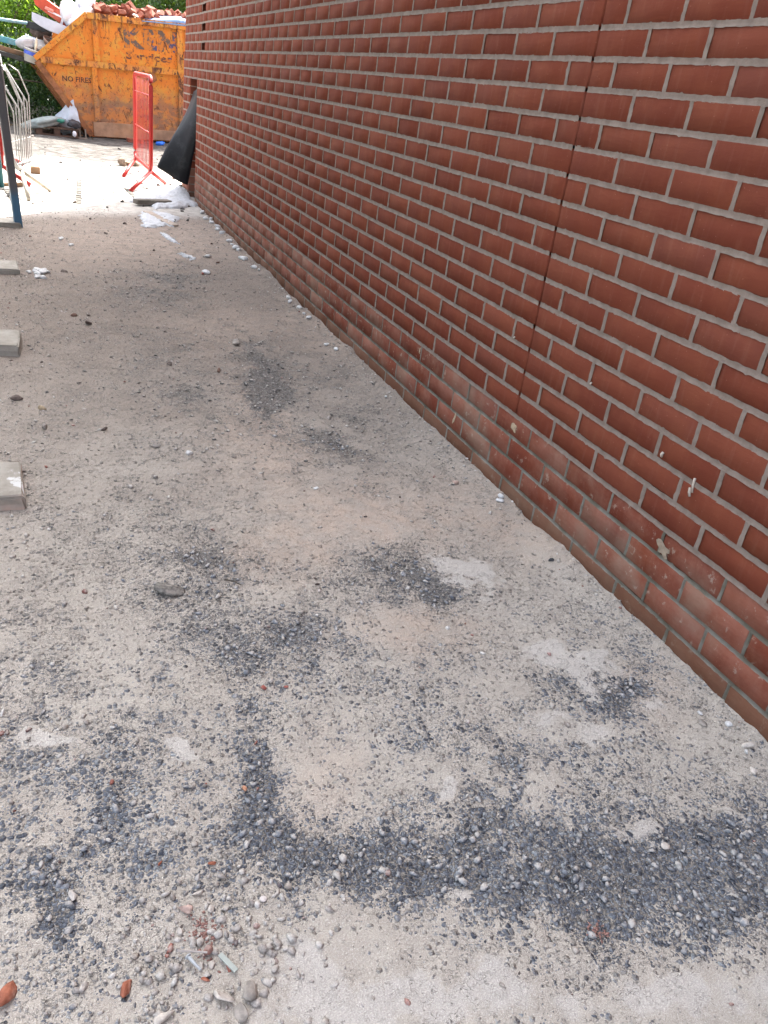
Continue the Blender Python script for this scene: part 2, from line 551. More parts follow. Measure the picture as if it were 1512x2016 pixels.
MAT_GROUND = ground_mat()
xs = np.arange(-2.7, 0.061, 0.0085)
ys = [-2.5]
while ys[-1] < 7.9:
    ys.append(ys[-1] + (0.008 if ys[-1] < 0.6 else 0.008 + 0.0035 * (ys[-1] - 0.6)))
path_end = ys[-1]
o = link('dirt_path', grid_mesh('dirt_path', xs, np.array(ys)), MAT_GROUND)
tag(o, kind='structure')
xs2 = np.arange(-9, 7.01, 0.06)
ys2 = np.concatenate([[path_end], np.arange(path_end + 0.05, 24, 0.06)])
o = link('yard_ground', grid_mesh('yard_ground', xs2, ys2, fine=False), MAT_GROUND)
tag(o, kind='structure')
gm = mesh_np('ground', [(-300, -300, -0.06), (300, -300, -0.06), (300, 300, -0.06), (-300, 300, -0.06)], [(0, 1, 2, 3)])
o = link('ground', gm, plain('bare_earth', (0.24, 0.21, 0.18), 0.95, 0.25, 1.5))
tag(o, kind='structure')
# the ground beside the alley, out of the frame on the left
xs3 = np.arange(-9, -2.66, 0.12)
ys3 = np.concatenate([np.arange(-2.5, path_end, 0.1), [path_end]])
o = link('side_ground', grid_mesh('side_ground', np.append(xs3, -2.7), ys3, fine=False), MAT_GROUND)
tag(o, kind='structure')


# ------------------------------------------------------------------ loose aggregate
def ico(sub):
    bm = bmesh.new()
    bmesh.ops.create_icosphere(bm, subdivisions=sub, radius=1)
    V = np.array([v.co[:] for v in bm.verts])
    F = np.array([[v.index for v in f.verts] for f in bm.faces])
    bm.free()
    return V, F


def scatter(name, pts, rad, flat, sink, sub, seed, jit=0.28, rough=None):
    """many small stones as one mesh"""
    rng = np.random.default_rng(seed)
    V, F = ico(sub)
    n = len(pts)
    q = rng.normal(size=(n, 4))
    q[:, 1:3] *= 0.25
    q /= np.linalg.norm(q, axis=1, keepdims=True)
    w, x, y, z = q.T
    Rm = np.stack([1 - 2 * (y * y + z * z), 2 * (x * y - z * w), 2 * (x * z + y * w), 2 * (x * y + z * w), 1 - 2 * (x * x + z * z), 2 * (y * z - x * w), 2 * (x * z - y * w), 2 * (y * z + x * w), 1 - 2 * (x * x + y * y)], -1).reshape(n, 3, 3)
    sc = np.stack([rad * rng.uniform(0.75, 1.35, n), rad * rng.uniform(0.6, 1.0, n), rad * flat * rng.uniform(0.7, 1.2, n)], -1)
    P = V[None] * (1 + jit * (rng.random((n, len(V), 1)) - 0.5) * 2) * sc[:, None, :]
    P = np.einsum('nij,nvj->nvi', Rm, P)
    P[..., 0] += pts[:, 0, None]
    P[..., 1] += pts[:, 1, None]
    P[..., 2] += (gz(pts[:, 0], pts[:, 1]) + rad * flat * (1 - 2 * sink))[:, None]
    FF = (F[None] + (np.arange(n) * len(V))[:, None, None]).reshape(-1, 3)
    return mesh_np(name, P.reshape(-1, 3), FF, not rough)


def stone_mat(name, stops, dusty=0.6):
    m = NT(name)
    P = m.pos()
    c = m.ramp(m.rnd(), stops)
    c = m.mix(m.mr(m.noise(P, 300, 3, 0.6), 0.35, 0.7), m.mix(0.35, c, (0.02, 0.02, 0.025)), c)
    nz = m.sep(m.n('NewGeometry').outputs['Normal'])[2]
    d = m.math('MULTIPLY', m.mr(m.math('ADD', m.noise(P, 60, 4, 0.65), m.math('MULTIPLY', nz, 0.12)), 0.50, 0.72), dusty)
    c = m.mix(d, c, (0.50, 0.465, 0.425))
    return m.fin(c, 0.8, m.bump(m.noise(P, 420, 3, 0.6), 0.5, 0.003), 0.3)


def cand(x0, x1, y0, y1, step, seed):
    rng = np.random.default_rng(seed)
    gx, gy = np.meshgrid(np.arange(x0, x1, step), np.arange(y0, y1, step))
    p = np.stack([gx.ravel(), gy.ravel()], -1)
    return p + (rng.random(p.shape) - 0.5) * step * 1.5, rng


DARKST = [(0.0, (0.095, 0.104, 0.122)), (0.3, (0.155, 0.170, 0.197)), (0.6, (0.215, 0.232, 0.260)), (0.92, (0.245, 0.262, 0.282)), (1.0, (0.32, 0.32, 0.31))]
MAT_AGG = stone_mat('tarmac_stones', DARKST, 0.75)
p, rng = cand(-1.95, -0.01, -1.95, 0.9, 0.0125, 5)
t, pa, sa = tar_at(p[:, 0], p[:, 1])
pr = (np.clip((t - 0.14) * 0.20, 0.010, 0.13) + 0.30 * sst(0.6, 0.95, t)) * sst(1.1, -0.6, p[:, 1])
keep = rng.random(len(p)) < pr
p = p[keep]
tt = t[keep]
rad = (0.0024 + 0.0062 * rng.random(len(p)) ** 2.6) * (0.75 + 0.4 * np.clip(tt, 0, 1))
o = link('tarmac_aggregate', scatter('tarmac_aggregate', p, rad, 0.55, 0.76, 1, 6, 0.42, True), MAT_AGG)
tag(o, kind='stuff')
p, rng = cand(-1.9, -0.01, -0.4, 5.6, 0.021, 15)
t, pa, sa = tar_at(p[:, 0], p[:, 1])
keep = rng.random(len(p)) < np.clip((t - 0.05) * 0.40, 0.06, 0.4) * sst(-0.5, 0.6, p[:, 1])
p = p[keep]
o = link('loose_chippings', scatter('loose_chippings', p, 0.0032 + 0.0072 * rng.random(len(p)) ** 2.6, 0.5, 0.55, 1, 16, 0.40, True),
         stone_mat('dusty_chippings', [(0.0, (0.08, 0.076, 0.074)), (0.4, (0.17, 0.16, 0.15)), (0.75, (0.28, 0.25, 0.225)), (1.0, (0.42, 0.38, 0.34))], 0.8))
tag(o, kind='stuff')
# pale grit and flakes everywhere, thicker near the foot of the wall and along the left
p, rng = cand(-2.0, -0.005, -1.95, 5.6, 0.024, 25)
w = 0.16 + 0.95 * sst(-0.15, -0.02, p[:, 0]) + 0.38 * sst(-1.25, -1.6, p[:, 0])
w = w * (0.4 + 1.2 * fbm(p[:, 0], p[:, 1], 0.3, 66))
keep = rng.random(len(p)) < w
p = p[keep]
o = link('pale_grit', scatter('pale_grit', p, 0.0018 + 0.0058 * rng.random(len(p)) ** 3.5, 0.55, 0.35, 1, 26, 0.40, True),
         stone_mat('pale_grit', [(0.0, (0.20, 0.17, 0.15)), (0.5, (0.36, 0.32, 0.28)), (0.88, (0.50, 0.47, 0.43)), (0.93, (0.70, 0.68, 0.66)), (0.955, (0.30, 0.09, 0.06)), (1.0, (0.05, 0.045, 0.045))], 0.5))
tag(o, kind='stuff')
# rubbly spill at the bottom left of the alley
p = np.stack([RNG.normal(-1.26, 0.12, 300), RNG.normal(-1.43, 0.075, 300)], -1)
o = link('fine_rubble', scatter('fine_rubble', p, 0.0025 + 0.0065 * RNG.random(300) ** 2.2, 0.6, 0.4, 1, 36, 0.42),
         stone_mat('fine_rubble', [(0.0, (0.30, 0.27, 0.25)), (0.6, (0.44, 0.41, 0.38)), (0.9, (0.56, 0.53, 0.50)), (0.94, (0.36, 0.12, 0.08)), (1.0, (0.12, 0.12, 0.13))], 0.5))
tag(o, kind='stuff')
p, rng = cand(-2.2, 0.6, 5.3, 12.6, 0.085, 45)
keep = rng.random(len(p)) < 0.05 + 0.20 * sst(0.55, 0.8, fbm(p[:, 0], p[:, 1], 0.8, 88))
p = p[keep]
p2 = np.stack([RNG.normal(-1.25, 0.085, 60), RNG.normal(-1.425, 0.06, 60)], -1)
o = link('coarse_rubble', scatter('coarse_rubble', p2, 0.003 + 0.008 * RNG.random(60) ** 2.4, 0.65, 0.15, 1, 37, 0.45, True),
         stone_mat('coarse_rubble', [(0.0, (0.32, 0.29, 0.265)), (0.6, (0.44, 0.415, 0.38)), (0.94, (0.54, 0.52, 0.49)), (1.0, (0.26, 0.10, 0.07))], 0.4))
tag(o, kind='stuff')
o = link('yard_chippings', scatter('yard_chippings', p, 0.008 + 0.022 * rng.random(len(p)) ** 2.5, 0.5, 0.3, 1, 46, 0.35),
         stone_mat('yard_chippings', [(0.0, (0.05, 0.045, 0.04)), (0.6, (0.12, 0.105, 0.09)), (1.0, (0.24, 0.20, 0.17))], 0.15))
tag(o, kind='stuff')

# ------------------------------------------------------------------ brick wall
Z15 = 0.285
END_Y = 7.25
OPEN = (6.44, 6.84)
Y_NEAR = -2.3


def zk(k):
    return Z15 + (15 - k) * 0.075


def brick_mat():
    m = NT('red_brick')
    P = m.pos()
    r = m.rnd()
    c = m.ramp(r, [(0.0, (0.122, 0.033, 0.0205)), (0.3, (0.130, 0.0345, 0.0208)), (0.6, (0.138, 0.0375, 0.0222)), (0.85, (0.154, 0.045, 0.027)), (1.0, (0.126, 0.039, 0.027))])
    # faint firing clouds, drag marks and pale smears
    c = m.mix(m.math('MULTIPLY', m.mr(m.noise(P, 9, 5, 0.6), 0.40, 0.70), 0.32), c, (0.190, 0.062, 0.033))
    c = m.mix(m.math('MULTIPLY', m.mr(m.noise(m.mapping(P, (1, 7, 1)), 7, 5, 0.6), 0.50, 0.74), 0.26), c, (0.185, 0.082, 0.058))
    c = m.mix(m.math('MULTIPLY', m.mr(m.noise(P, 230, 3, 0.7), 0.60, 0.76), 0.28), c, (0.085, 0.024, 0.017))
    c = m.mix(m.math('MULTIPLY', m.mr(m.vor(P, 55), 0.10, 0.045), 0.35), c, (0.29, 0.15, 0.11))
    # splash zone: cement and dirt film over the three lowest courses, one brick more than its neighbour
    z = m.sep(P)[2]
    low = m.mr(z, Z15 + 0.002, Z15 - 0.004)
    st = m.math('ADD', m.noise(P, 7, 6, 0.65), m.math('MULTIPLY', m.math('SUBTRACT', r, 0.5), 0.20))
    st = m.math('ADD', st, m.math('MULTIPLY', m.mr(m.sep(P)[1], 1.0, 5.5), 0.16))
    film = m.math('MULTIPLY', m.mr(st, 0.30, 0.72), low)
    fc = m.mix(m.mr(m.noise(P, 5, 4), 0.4, 0.65), (0.250, 0.125, 0.095), (0.245, 0.178, 0.138))
    c = m.mix(m.math('MULTIPLY', film, 0.55), c, fc)
    sp = m.math('MULTIPLY', m.mr(m.noise(P, 26, 7, 0.7), 0.58, 0.66), low)
    c = m.mix(m.math('MULTIPLY', sp, 0.55), c, (0.31, 0.26, 0.215))
    # wet earth line at the very bottom
    e = m.math('ADD', z, m.math('MULTIPLY', m.noise(P, 6, 4), 0.05))
    c = m.mix(m.math('MULTIPLY', m.mr(e, 0.105, 0.075), 0.62), c, (0.10, 0.060, 0.038))
    h = m.math('ADD', m.noise(m.mapping(P, (1, 0.6, 1.6)), 60, 5, 0.6), m.math('MULTIPLY', m.noise(P, 420, 3, 0.6), 0.45))
    return m.fin(c, 0.95, m.bump(h, 0.42, 0.004), 0.06)


def mortar_mat():
    m = NT('mortar')
    P = m.pos()
    c = m.mix(m.mr(m.noise(P, 26, 6, 0.65), 0.3, 0.7), (0.180, 0.144, 0.122), (0.250, 0.205, 0.176))
    c = m.mix(m.math('MULTIPLY', m.mr(m.noise(P, 300, 3, 0.7), 0.55, 0.75), 0.5), c, (0.17, 0.145, 0.13))
    z = m.sep(P)[2]
    low = m.mr(z, Z15 - 0.006, Z15 - 0.012)
    g = m.mix(m.mr(m.noise(P, 11, 5, 0.6), 0.35, 0.65), (0.125, 0.115, 0.092), (0.205, 0.195, 0.170))
    c = m.mix(low, c, g)
    return m.fin(c, 0.95, m.bump(m.noise(P, 260, 5, 0.7), 0.7, 0.004), 0.05)


MAT_BRICK = brick_mat()
MAT_MORTAR = mortar_mat()
MAT_CAVITY_SHADE = plain('cavity_shade', (0.022, 0.017, 0.015), 0.95, 0.3, 12)  # near-black wall core: shade in open gaps and pockets is in its colour

wall = thing('brick_wall', 'long red brick wall with pale mortar joints running down the right side of the alley', 'wall')


def brick_arrays(L, H, rng, depth=0.10):
    """irregular bevelled brick, face at x=0, centred in y and z: 12 verts, 18 triangles"""
    j = lambda s: (rng.random(4) - 0.5) * 2 * s
    y = np.array([-1, 1, 1, -1]) * L / 2
    z = np.array([-1, -1, 1, 1]) * H / 2
    b = 0.0017
    V = np.concatenate([
        np.stack([np.full(4, depth), y, z], -1),
        np.stack([np.full(4, 0.0030), y + j(0.0012), z + j(0.0012)], -1),
        np.stack([j(0.0007), y - np.sign(y) * b + j(0.0010), z - np.sign(z) * b + j(0.0010)], -1)])
    F = []
    for k in range(2):
        for i in range(4):
            q = (i + 1) % 4
            F.append((4 * k + i, 4 * k + 4 + i, 4 * k + 4 + q, 4 * k + q))
    F.append((8, 11, 10, 9))
    return V, np.array(F)


bricks = []        # (y centre, z centre, length, x offset)
perps = []         # (y, z0, z1)
pocket_rows = (-4, -2, 0)
for c in range(-13, 19):
    z0, z1 = zk(c + 1) + 0.005, zk(c) - 0.005
    off = 0.0 if c % 2 == 0 else 0.1125
    nb = np.arange(math.floor((Y_NEAR - off) / 0.225), math.ceil(END_Y / 0.225) + 2)
    cuts = set(round(off + 0.225 * n, 4) for n in nb)
    stops = [Y_NEAR, END_Y]
    gaps = []
    if c < 15:
        cuts.add(0.0)
    if c >= 4:
        stops += [OPEN[0], OPEN[1]]
    edges = sorted([q for q in cuts if Y_NEAR + 0.04 < q < END_Y - 0.05 and not any(0 < abs(q - s_) < 0.05 for s_ in stops) and not (c >= 4 and OPEN[0] - 0.01 < q < OPEN[1] + 0.01)] + stops)
    for a, b in zip(edges[:-1], edges[1:]):
        if c >= 4 and a >= OPEN[0] - 1e-6 and b <= OPEN[1] + 1e-6:
            continue
        a2 = a if a in stops else a + 0.005
        b2 = b if b in stops else b - 0.005
        xo = 0.0
        if c < 1 and a > 6.15:
            xo = 0.010                       # the patch over the opening sits a little further back
        if c in pocket_rows and a < 6.19 < b:
            a2 = 6.265                        # toothing pocket left open
            if b2 - a2 < 0.05:
                continue
        bricks.append(((a2 + b2) / 2, (z0 + z1) / 2, b2 - a2, z1 - z0, xo + RNG.normal(0, 0.0005), c))
    for q in edges:
        if q in stops or (q == 0.0 and c < 15) or (c in pocket_rows and 6.05 < q < 6.3):
            continue
        perps.append((q, z0, z1, c))

# size on the picture decides which 300 are parts of their own
cy = np.array([b[0] for b in bricks])
cz = np.array([b[1] for b in bricks])
bl = np.array([b[2] for b in bricks])
bh = np.array([b[3] for b in bricks])
ar = np.zeros(len(bricks))
P4 = [proj(np.stack([0 * cy, cy + sy * bl / 2, cz + sz * bh / 2], -1)) for sy, sz in ((-1, -1), (1, -1), (1, 1), (-1, 1))]
px = np.clip(np.stack([q[0] for q in P4], -1), 0, 1512)
py = np.clip(np.stack([q[1] for q in P4], -1), 0, 2016)
for i in range(4):
    k = (i + 1) % 4
    ar += px[:, i] * py[:, k] - px[:, k] * py[:, i]
ar = np.abs(ar) / 2
ar[cy < -1.9] = 0
order = np.argsort(-ar)
single = set(order[:300].tolist())
cache = {}
rest_v, rest_f, nv = [], [], 0
for i, (by, bz, L, H, xo, c) in enumerate(bricks):
    if i in single:
        key = (round(L, 2), int(RNG.integers(0, 6)))
        if key not in cache:
            V, F = brick_arrays(L, H, RNG)
            cache[key] = (mesh_np('brick', V, F), L)
            cache[key][0].materials.append(MAT_BRICK)
        me, L0 = cache[key]
        o = bpy.data.objects.new('brick', me)
        COL.objects.link(o)
        o.parent = wall
        o.location = (xo, by, bz)
        o.scale = (1, L / L0, 1)
        o.rotation_euler = (RNG.normal(0, 0.0035), 0, 0)
    else:
        V, F = brick_arrays(L, H, RNG)
        V = V + np.array([xo, by, bz])
        rest_v.append(V)
        rest_f.append(F + nv)
        nv += len(V)
o = link('brick_courses', mesh_np('brick_courses', np.concatenate(rest_v), np.concatenate(rest_f)), MAT_BRICK, wall)
tag(o, kind='stuff')

# mortar: every joint is a strip with ragged edges, slightly dished
sv, sf, ns = [], [], 0


def strip(p, axis, half, n, lo, seed, xo=0.0):
    """p (n,2) centre line in (y,z); ragged strip across 'axis'"""
    global ns
    rng = np.random.default_rng(seed)
    e = rng.normal(0.0, 0.0005, (2, n))
    e = (e + np.roll(e, 1, 1)) * 0.8
    blob = (rng.random((2, n)) < 0.035) * rng.random((2, n)) * 0.0032
    over = 0.0009 if lo else (0.0016 if axis == 1 else 0.0026)
    ww = 31 if axis == 1 else 9
    wob = np.convolve(rng.normal(0, 1, n + ww - 1), np.ones(ww) / ww, 'valid') * (0.0024 if axis == 1 else 0.0006)
    a = half + over + e[0] + blob[0]
    b = half + over + e[1] + blob[1]
    xs_ = [0.0012 if lo else -0.0008, 0.0038 if lo else 0.0002, 0.0038 if lo else 0.0005, 0.0012 if lo else -0.0008]
    ts = [a, half * 0.45, -half * 0.40, -b]
    rows = []
    for x, t in zip(xs_, ts):
        V = np.zeros((n, 3))
        V[:, 0] = xo + x + rng.normal(0, 0.0004, n)
        V[:, 1] = p[:, 0] + (t + wob if axis == 0 else 0)
        V[:, 2] = p[:, 1] + (t + wob if axis == 1 else 0)
        rows.append(V)
    # returns into the wall so that the joint has body
    for r_, s_ in ((rows[0], -1), (rows[3], 1)):
        pass
    V = np.stack(rows, 1).reshape(-1, 3)
    i = np.arange(n)[:-1, None] * 4 + np.arange(3)[None]
    F = np.stack([i, i + 1, i + 5, i + 4], -1).reshape(-1, 4)
    sv.append(V)
    sf.append(F + ns)
    ns += len(V)


for k in range(-13, 20):
    segs = [(Y_NEAR, -0.006), (0.006, END_Y)] if k < 16 else [(Y_NEAR, END_Y)]
    if k == 15:
        segs = [(Y_NEAR, END_Y)]
    for a, b in segs:
        parts = [(a, b)]
        if k >= 5 and b > 6:
            parts = [(a, OPEN[0]), (OPEN[1], b)]
        for a_, b_ in parts:
            if b_ > 6.3 and k < 2:
                mid = [(a_, 6.2, 0.0), (6.2, b_, 0.0095)]
            else:
                mid = [(a_, b_, 0.0)]
            for s0, s1, xo in mid:
                yy = []
                q = s0
                while q < s1:
                    yy.append(q)
                    q += 0.008 if q < 1.0 else (0.014 if q < 3 else 0.03)
                yy.append(s1)
                yy = np.array(yy)
                strip(np.stack([yy, np.full(len(yy), zk(k))], -1), 1, 0.0058, len(yy), k > 15, 1000 + k * 7 + int(s0 * 10), xo)
for i, (q, z0, z1, c) in enumerate(perps):
    n = 9 if q < 2.5 else 4
    zz = np.linspace(z0 - 0.004, z1 + 0.004, n)
    strip(np.stack([np.full(n, q), zz], -1), 0, 0.0044, n, c >= 15, 5000 + i, 0.0095 if (c < 1 and q > 6.2) else 0.0)
me = mesh_np('mortar', np.concatenate(sv), np.concatenate(sf), True)
link('mortar', me, MAT_MORTAR, wall)

# body of the wall behind the face, split round the opening; movement joint sealant; plain upper wall out of sight
mb = MB()
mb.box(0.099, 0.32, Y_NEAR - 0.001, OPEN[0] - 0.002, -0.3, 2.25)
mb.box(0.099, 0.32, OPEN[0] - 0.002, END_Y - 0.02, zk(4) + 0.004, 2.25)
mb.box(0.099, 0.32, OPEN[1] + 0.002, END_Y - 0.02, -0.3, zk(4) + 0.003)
mb.build('inner_leaf', MAT_CAVITY_SHADE, wall)
mb = MB()
n = 60
zz = np.linspace(Z15 - 0.004, 2.25, n)
vs = []
for z in zz:
    vs += [(0.012 + random.uniform(-.001, .001), -0.0052, z), (0.0085 + random.uniform(-.001, .001), 0.0, z), (0.012 + random.uniform(-.001, .001), 0.0052, z)]
fs = [(i * 3 + k, i * 3 + k + 1, i * 3 + k + 4, i * 3 + k + 3) for i in range(n - 1) for k in range(2)]
mb.add(vs, fs).build('movement_joint', plain('joint_sealant', (0.060, 0.030, 0.024), 0.8, 0.3, 40), wall)
# far reveal of the opening: brick ends seen in the shade, and its mortar lines
mr_, mm = MB(), MB()
for c in range(4, 19):
    mr_.box(0.006, 0.30, OPEN[1] - 0.012, OPEN[1] - 0.001, zk(c + 1) + 0.005, zk(c) - 0.005)
    mm.box(0.008, 0.30, OPEN[1] - 0.009, OPEN[1] - 0.0015, zk(c + 1) - 0.005, zk(c + 1) + 0.005)
mr_.build('reveal', MAT_BRICK, wall)
mm.build('reveal_mortar', MAT_MORTAR, wall)
mb = MB()
mb.box(0.0, 0.30, OPEN[0] - 0.06, OPEN[1] + 0.06, zk(4) - 0.0045, zk(4) + 0.0035)
mb.build('lintel', plain('steel_lintel', (0.10, 0.05, 0.04), 0.8), wall)


def course_mat():
    m = NT('brick_courses')
    P = m.pos()
    b = m.n('TexBrick')
    m.set(b.inputs['Vector'], m.mapping(P, (1, 1, 1), (0, 0, 0.015), (0, R(90), R(90))))
    b.inputs['Scale'].default_value = 1.0
    b.inputs['Brick Width'].default_value = 0.225
    b.inputs['Row Height'].default_value = 0.075
    b.inputs['Mortar Size'].default_value = 0.005
    m.set(b.inputs['Color1'], (0.16, 0.041, 0.022))
    m.set(b.inputs['Color2'], (0.18, 0.048, 0.026))
    m.set(b.inputs['Mortar'], (0.28, 0.24, 0.21))
    return m.fin(b.outputs[0], 0.85)


mb = MB()
mb.box(0.0, 6.0, -9.0, END_Y - 0.002, 2.262, 8.6)
mb.box(0.0, 0.32, -9.0, Y_NEAR - 0.002, -0.3, 2.258)
mb.box(0.33, 6.0, END_Y - 0.25, END_Y - 0.004, -0.3, 2.258)
mb.build('upper_wall', course_mat(), wall)
# mortar snots and splashes left on the face
mb = MB()
for (y, z, ln, r0) in ((-0.832, 0.432, 0.035, 0.0035), (-0.828, 0.412, 0.02, 0.0045)):
    mb.tube([(-0.002, y + 0.004, z + ln / 2), (-0.006, y, z), (-0.004, y - 0.003, z - ln / 2)], r0, 7, r2=r0 * 0.7)
for (y, z, s) in ((-0.70, 0.455, 0.006), (-0.35, 0.52, 0.004), (0.1, 0.52, 0.004)):
    mb.tube([(0.0, y, z + s), (-0.004, y, z), (0.0, y + 0.002, z - s)], s * 0.7, 6)
mb.build('mortar_dropping', plain('dried_mortar', (0.38, 0.33, 0.28), 0.9, 0.2, 90), wall, True)


def splash(name, y, z, w, h, seed, mat, ang=0.0):
    rng = np.random.default_rng(seed)
    n = 14
    vs = [(-0.0026, y, z)]
    for i in range(n):
        a = 2 * math.pi * i / n
        q = rng.uniform(0.55, 1.15)
        dy, dz = math.cos(a) * w * q, math.sin(a) * h * q
        vs.append((-0.0009, y + dy * math.cos(ang) - dz * math.sin(ang), z + dy * math.sin(ang) + dz * math.cos(ang)))
    MB().add(vs, [(0, 1 + i, 1 + (i + 1) % n) for i in range(n)]).build(name, mat, wall, True)


MAT_SPL = plain('cement_splash', (0.33, 0.26, 0.18), 0.9, 0.2, 60)
splash('cement_splash', 0.405, 0.113, 0.009, 0.034, 3, MAT_SPL, 0.35)
splash('cement_splash', -0.012, 0.247, 0.020, 0.018, 5, MAT_SPL)
splash('cement_splash', 0.80, 0.255, 0.006, 0.016, 9, MAT_SPL)
splash('cement_splash', -0.80, 0.235, 0.030, 0.018, 13, plain('cement_smear', (0.25, 0.20, 0.15), 0.9, 0.2, 60), 0.3)

# ------------------------------------------------------------------ the skip
def skip_paint(name='skip_paint', base=(0.52, 0.155, 0.014), rusty=0.0):
    m = NT(name)
    P = m.coord()
    n1 = m.noise(P, 3.5, 6, 0.65)
    c = m.mix(m.mr(n1, 0.35, 0.7), base, (0.54, 0.20, 0.022))
    c = m.mix(m.math('MULTIPLY', m.mr(m.noise(P, 5, 9, 0.78), 0.49, 0.56), 0.85), c, (0.47, 0.235, 0.034))
    # dusty pinkish wash and grey scuffs on the lower half
    z = m.sep(P)[2]
    low = m.mr(m.math('ADD', z, m.math('MULTIPLY', n1, 0.9)), 1.45, 0.75)
    c = m.mix(m.math('MULTIPLY', low, 0.55), c, (0.33, 0.155, 0.07))
    g = m.math('MULTIPLY', m.mr(m.noise(m.mapping(P, (1, 1, 1.6)), 3.2, 8, 0.75), 0.44, 0.56), low)
    c = m.mix(m.math('MULTIPLY', g, 0.75), c, (0.13, 0.095, 0.075))
    # rust: runs and chips
    r1 = m.mr(m.noise(m.mapping(P, (1.9, 1.9, 0.9)), 4.2, 9, 0.76, 0.6), 0.585 - 0.14 * rusty, 0.625 - 0.11 * rusty)
    r2 = m.mr(m.noise(m.mapping(P, (1.2, 1.2, 0.8), rot=(0, 0.5, 0)), 21, 4, 0.65, 1.2), 0.585, 0.635)
    r3 = m.math('MULTIPLY', m.mr(m.noise(m.mapping(P, (7, 7, 0.7)), 3.0, 6, 0.7), 0.54, 0.60), m.mr(z, 1.30, 1.62))
    r4 = m.mr(m.noise(m.mapping(P, (2.2, 2.2, 1.0), (4, 2, 1), (0, 0.35, 0)), 9, 3, 0.6, 1.5), 0.655, 0.69)
    r = m.math('MAXIMUM', m.math('MAXIMUM', r1, m.math('MULTIPLY', r3, 0.8)), m.math('MULTIPLY', m.math('MAXIMUM', r2, r4), 0.85))
    rc = m.mix(m.mr(m.noise(P, 30, 5), 0.35, 0.7), (0.055, 0.028, 0.018), (0.19, 0.075, 0.032))
    c = m.mix(r, c, rc)
    return m.fin(c, m.mr(r, 0, 1, 0.5, 0.9), m.bump(m.math('ADD', m.noise(P, 2.5, 3), m.math('MULTIPLY', r, -0.15)), 0.5, 0.03), 0.35)


MAT_SKIP = skip_paint()
MAT_SKIP_RIM = skip_paint('skip_rim_paint', (0.42, 0.17, 0.05), 0.55)
MAT_RUST = plain('rusty_steel', (0.20, 0.085, 0.04), 0.85, 0.35, 14, bump=0.4, dirt=(0.36, 0.17, 0.06), dirt_amt=0.7)

SK = Vector((-0.57, 12.98, 0.0))
skip = thing('waste_skip', 'worn orange steel skip heaped with builders rubble at the far end of the alley', 'skip', SK, (0, R(-2.6), R(3.5)))
skip.location.z = 0.012
W_ = 1.70
side = [(0, 0), (2.30, 0), (3.05, 1.03), (2.22, 1.71), (0.07, 1.71), (-0.74, 1.03)]


def poly_plate(mb, pts, y0, y1):
    n = len(pts)
    vs = [(x, y0, z) for x, z in pts] + [(x, y1, z) for x, z in pts]
    fs = [tuple(range(n)), tuple(range(2 * n - 1, n - 1, -1))] + [(i, (i + 1) % n, n + (i + 1) % n, n + i) for i in range(n)]
    return mb.add(vs, fs)


mb = MB()
poly_plate(mb, side, 0.0, 0.008)
poly_plate(mb, side, W_ - 0.008, W_)
for (a, b) in ((0, 1), (5, 0), (1, 2)):
    p, q = side[a], side[b]
    d = Vector((q[0] - p[0], 0, q[1] - p[1])).normalized()
    nn = Vector((-d.z, 0, d.x)) * 0.01
    v = [Vector((p[0], 0.008, p[1])), Vector((q[0], 0.008, q[1])), Vector((q[0], W_ - 0.008, q[1])), Vector((p[0], W_ - 0.008, p[1]))]
    mb.add(v + [w + nn for w in v], [(0, 1, 2, 3), (7, 6, 5, 4), (0, 4, 5, 1), (1, 5, 6, 2), (2, 6, 7, 3), (3, 7, 4, 0)])
mb.build('body', MAT_SKIP, skip)


def rail(mb, p, q, w, y0, y1):
    """bar of width w (in the side plane) from p to q, spanning y0..y1"""
    d = Vector((q[0] - p[0], 0, q[1] - p[1])).normalized()
    nn = Vector((-d.z, 0, d.x)) * w / 2
    a, b = Vector((p[0], 0, p[1])), Vector((q[0], 0, q[1]))
    pts = [a - nn, b - nn, b + nn, a + nn]
    return poly_plate(mb, [(v.x, v.z) for v in pts], y0, y1)


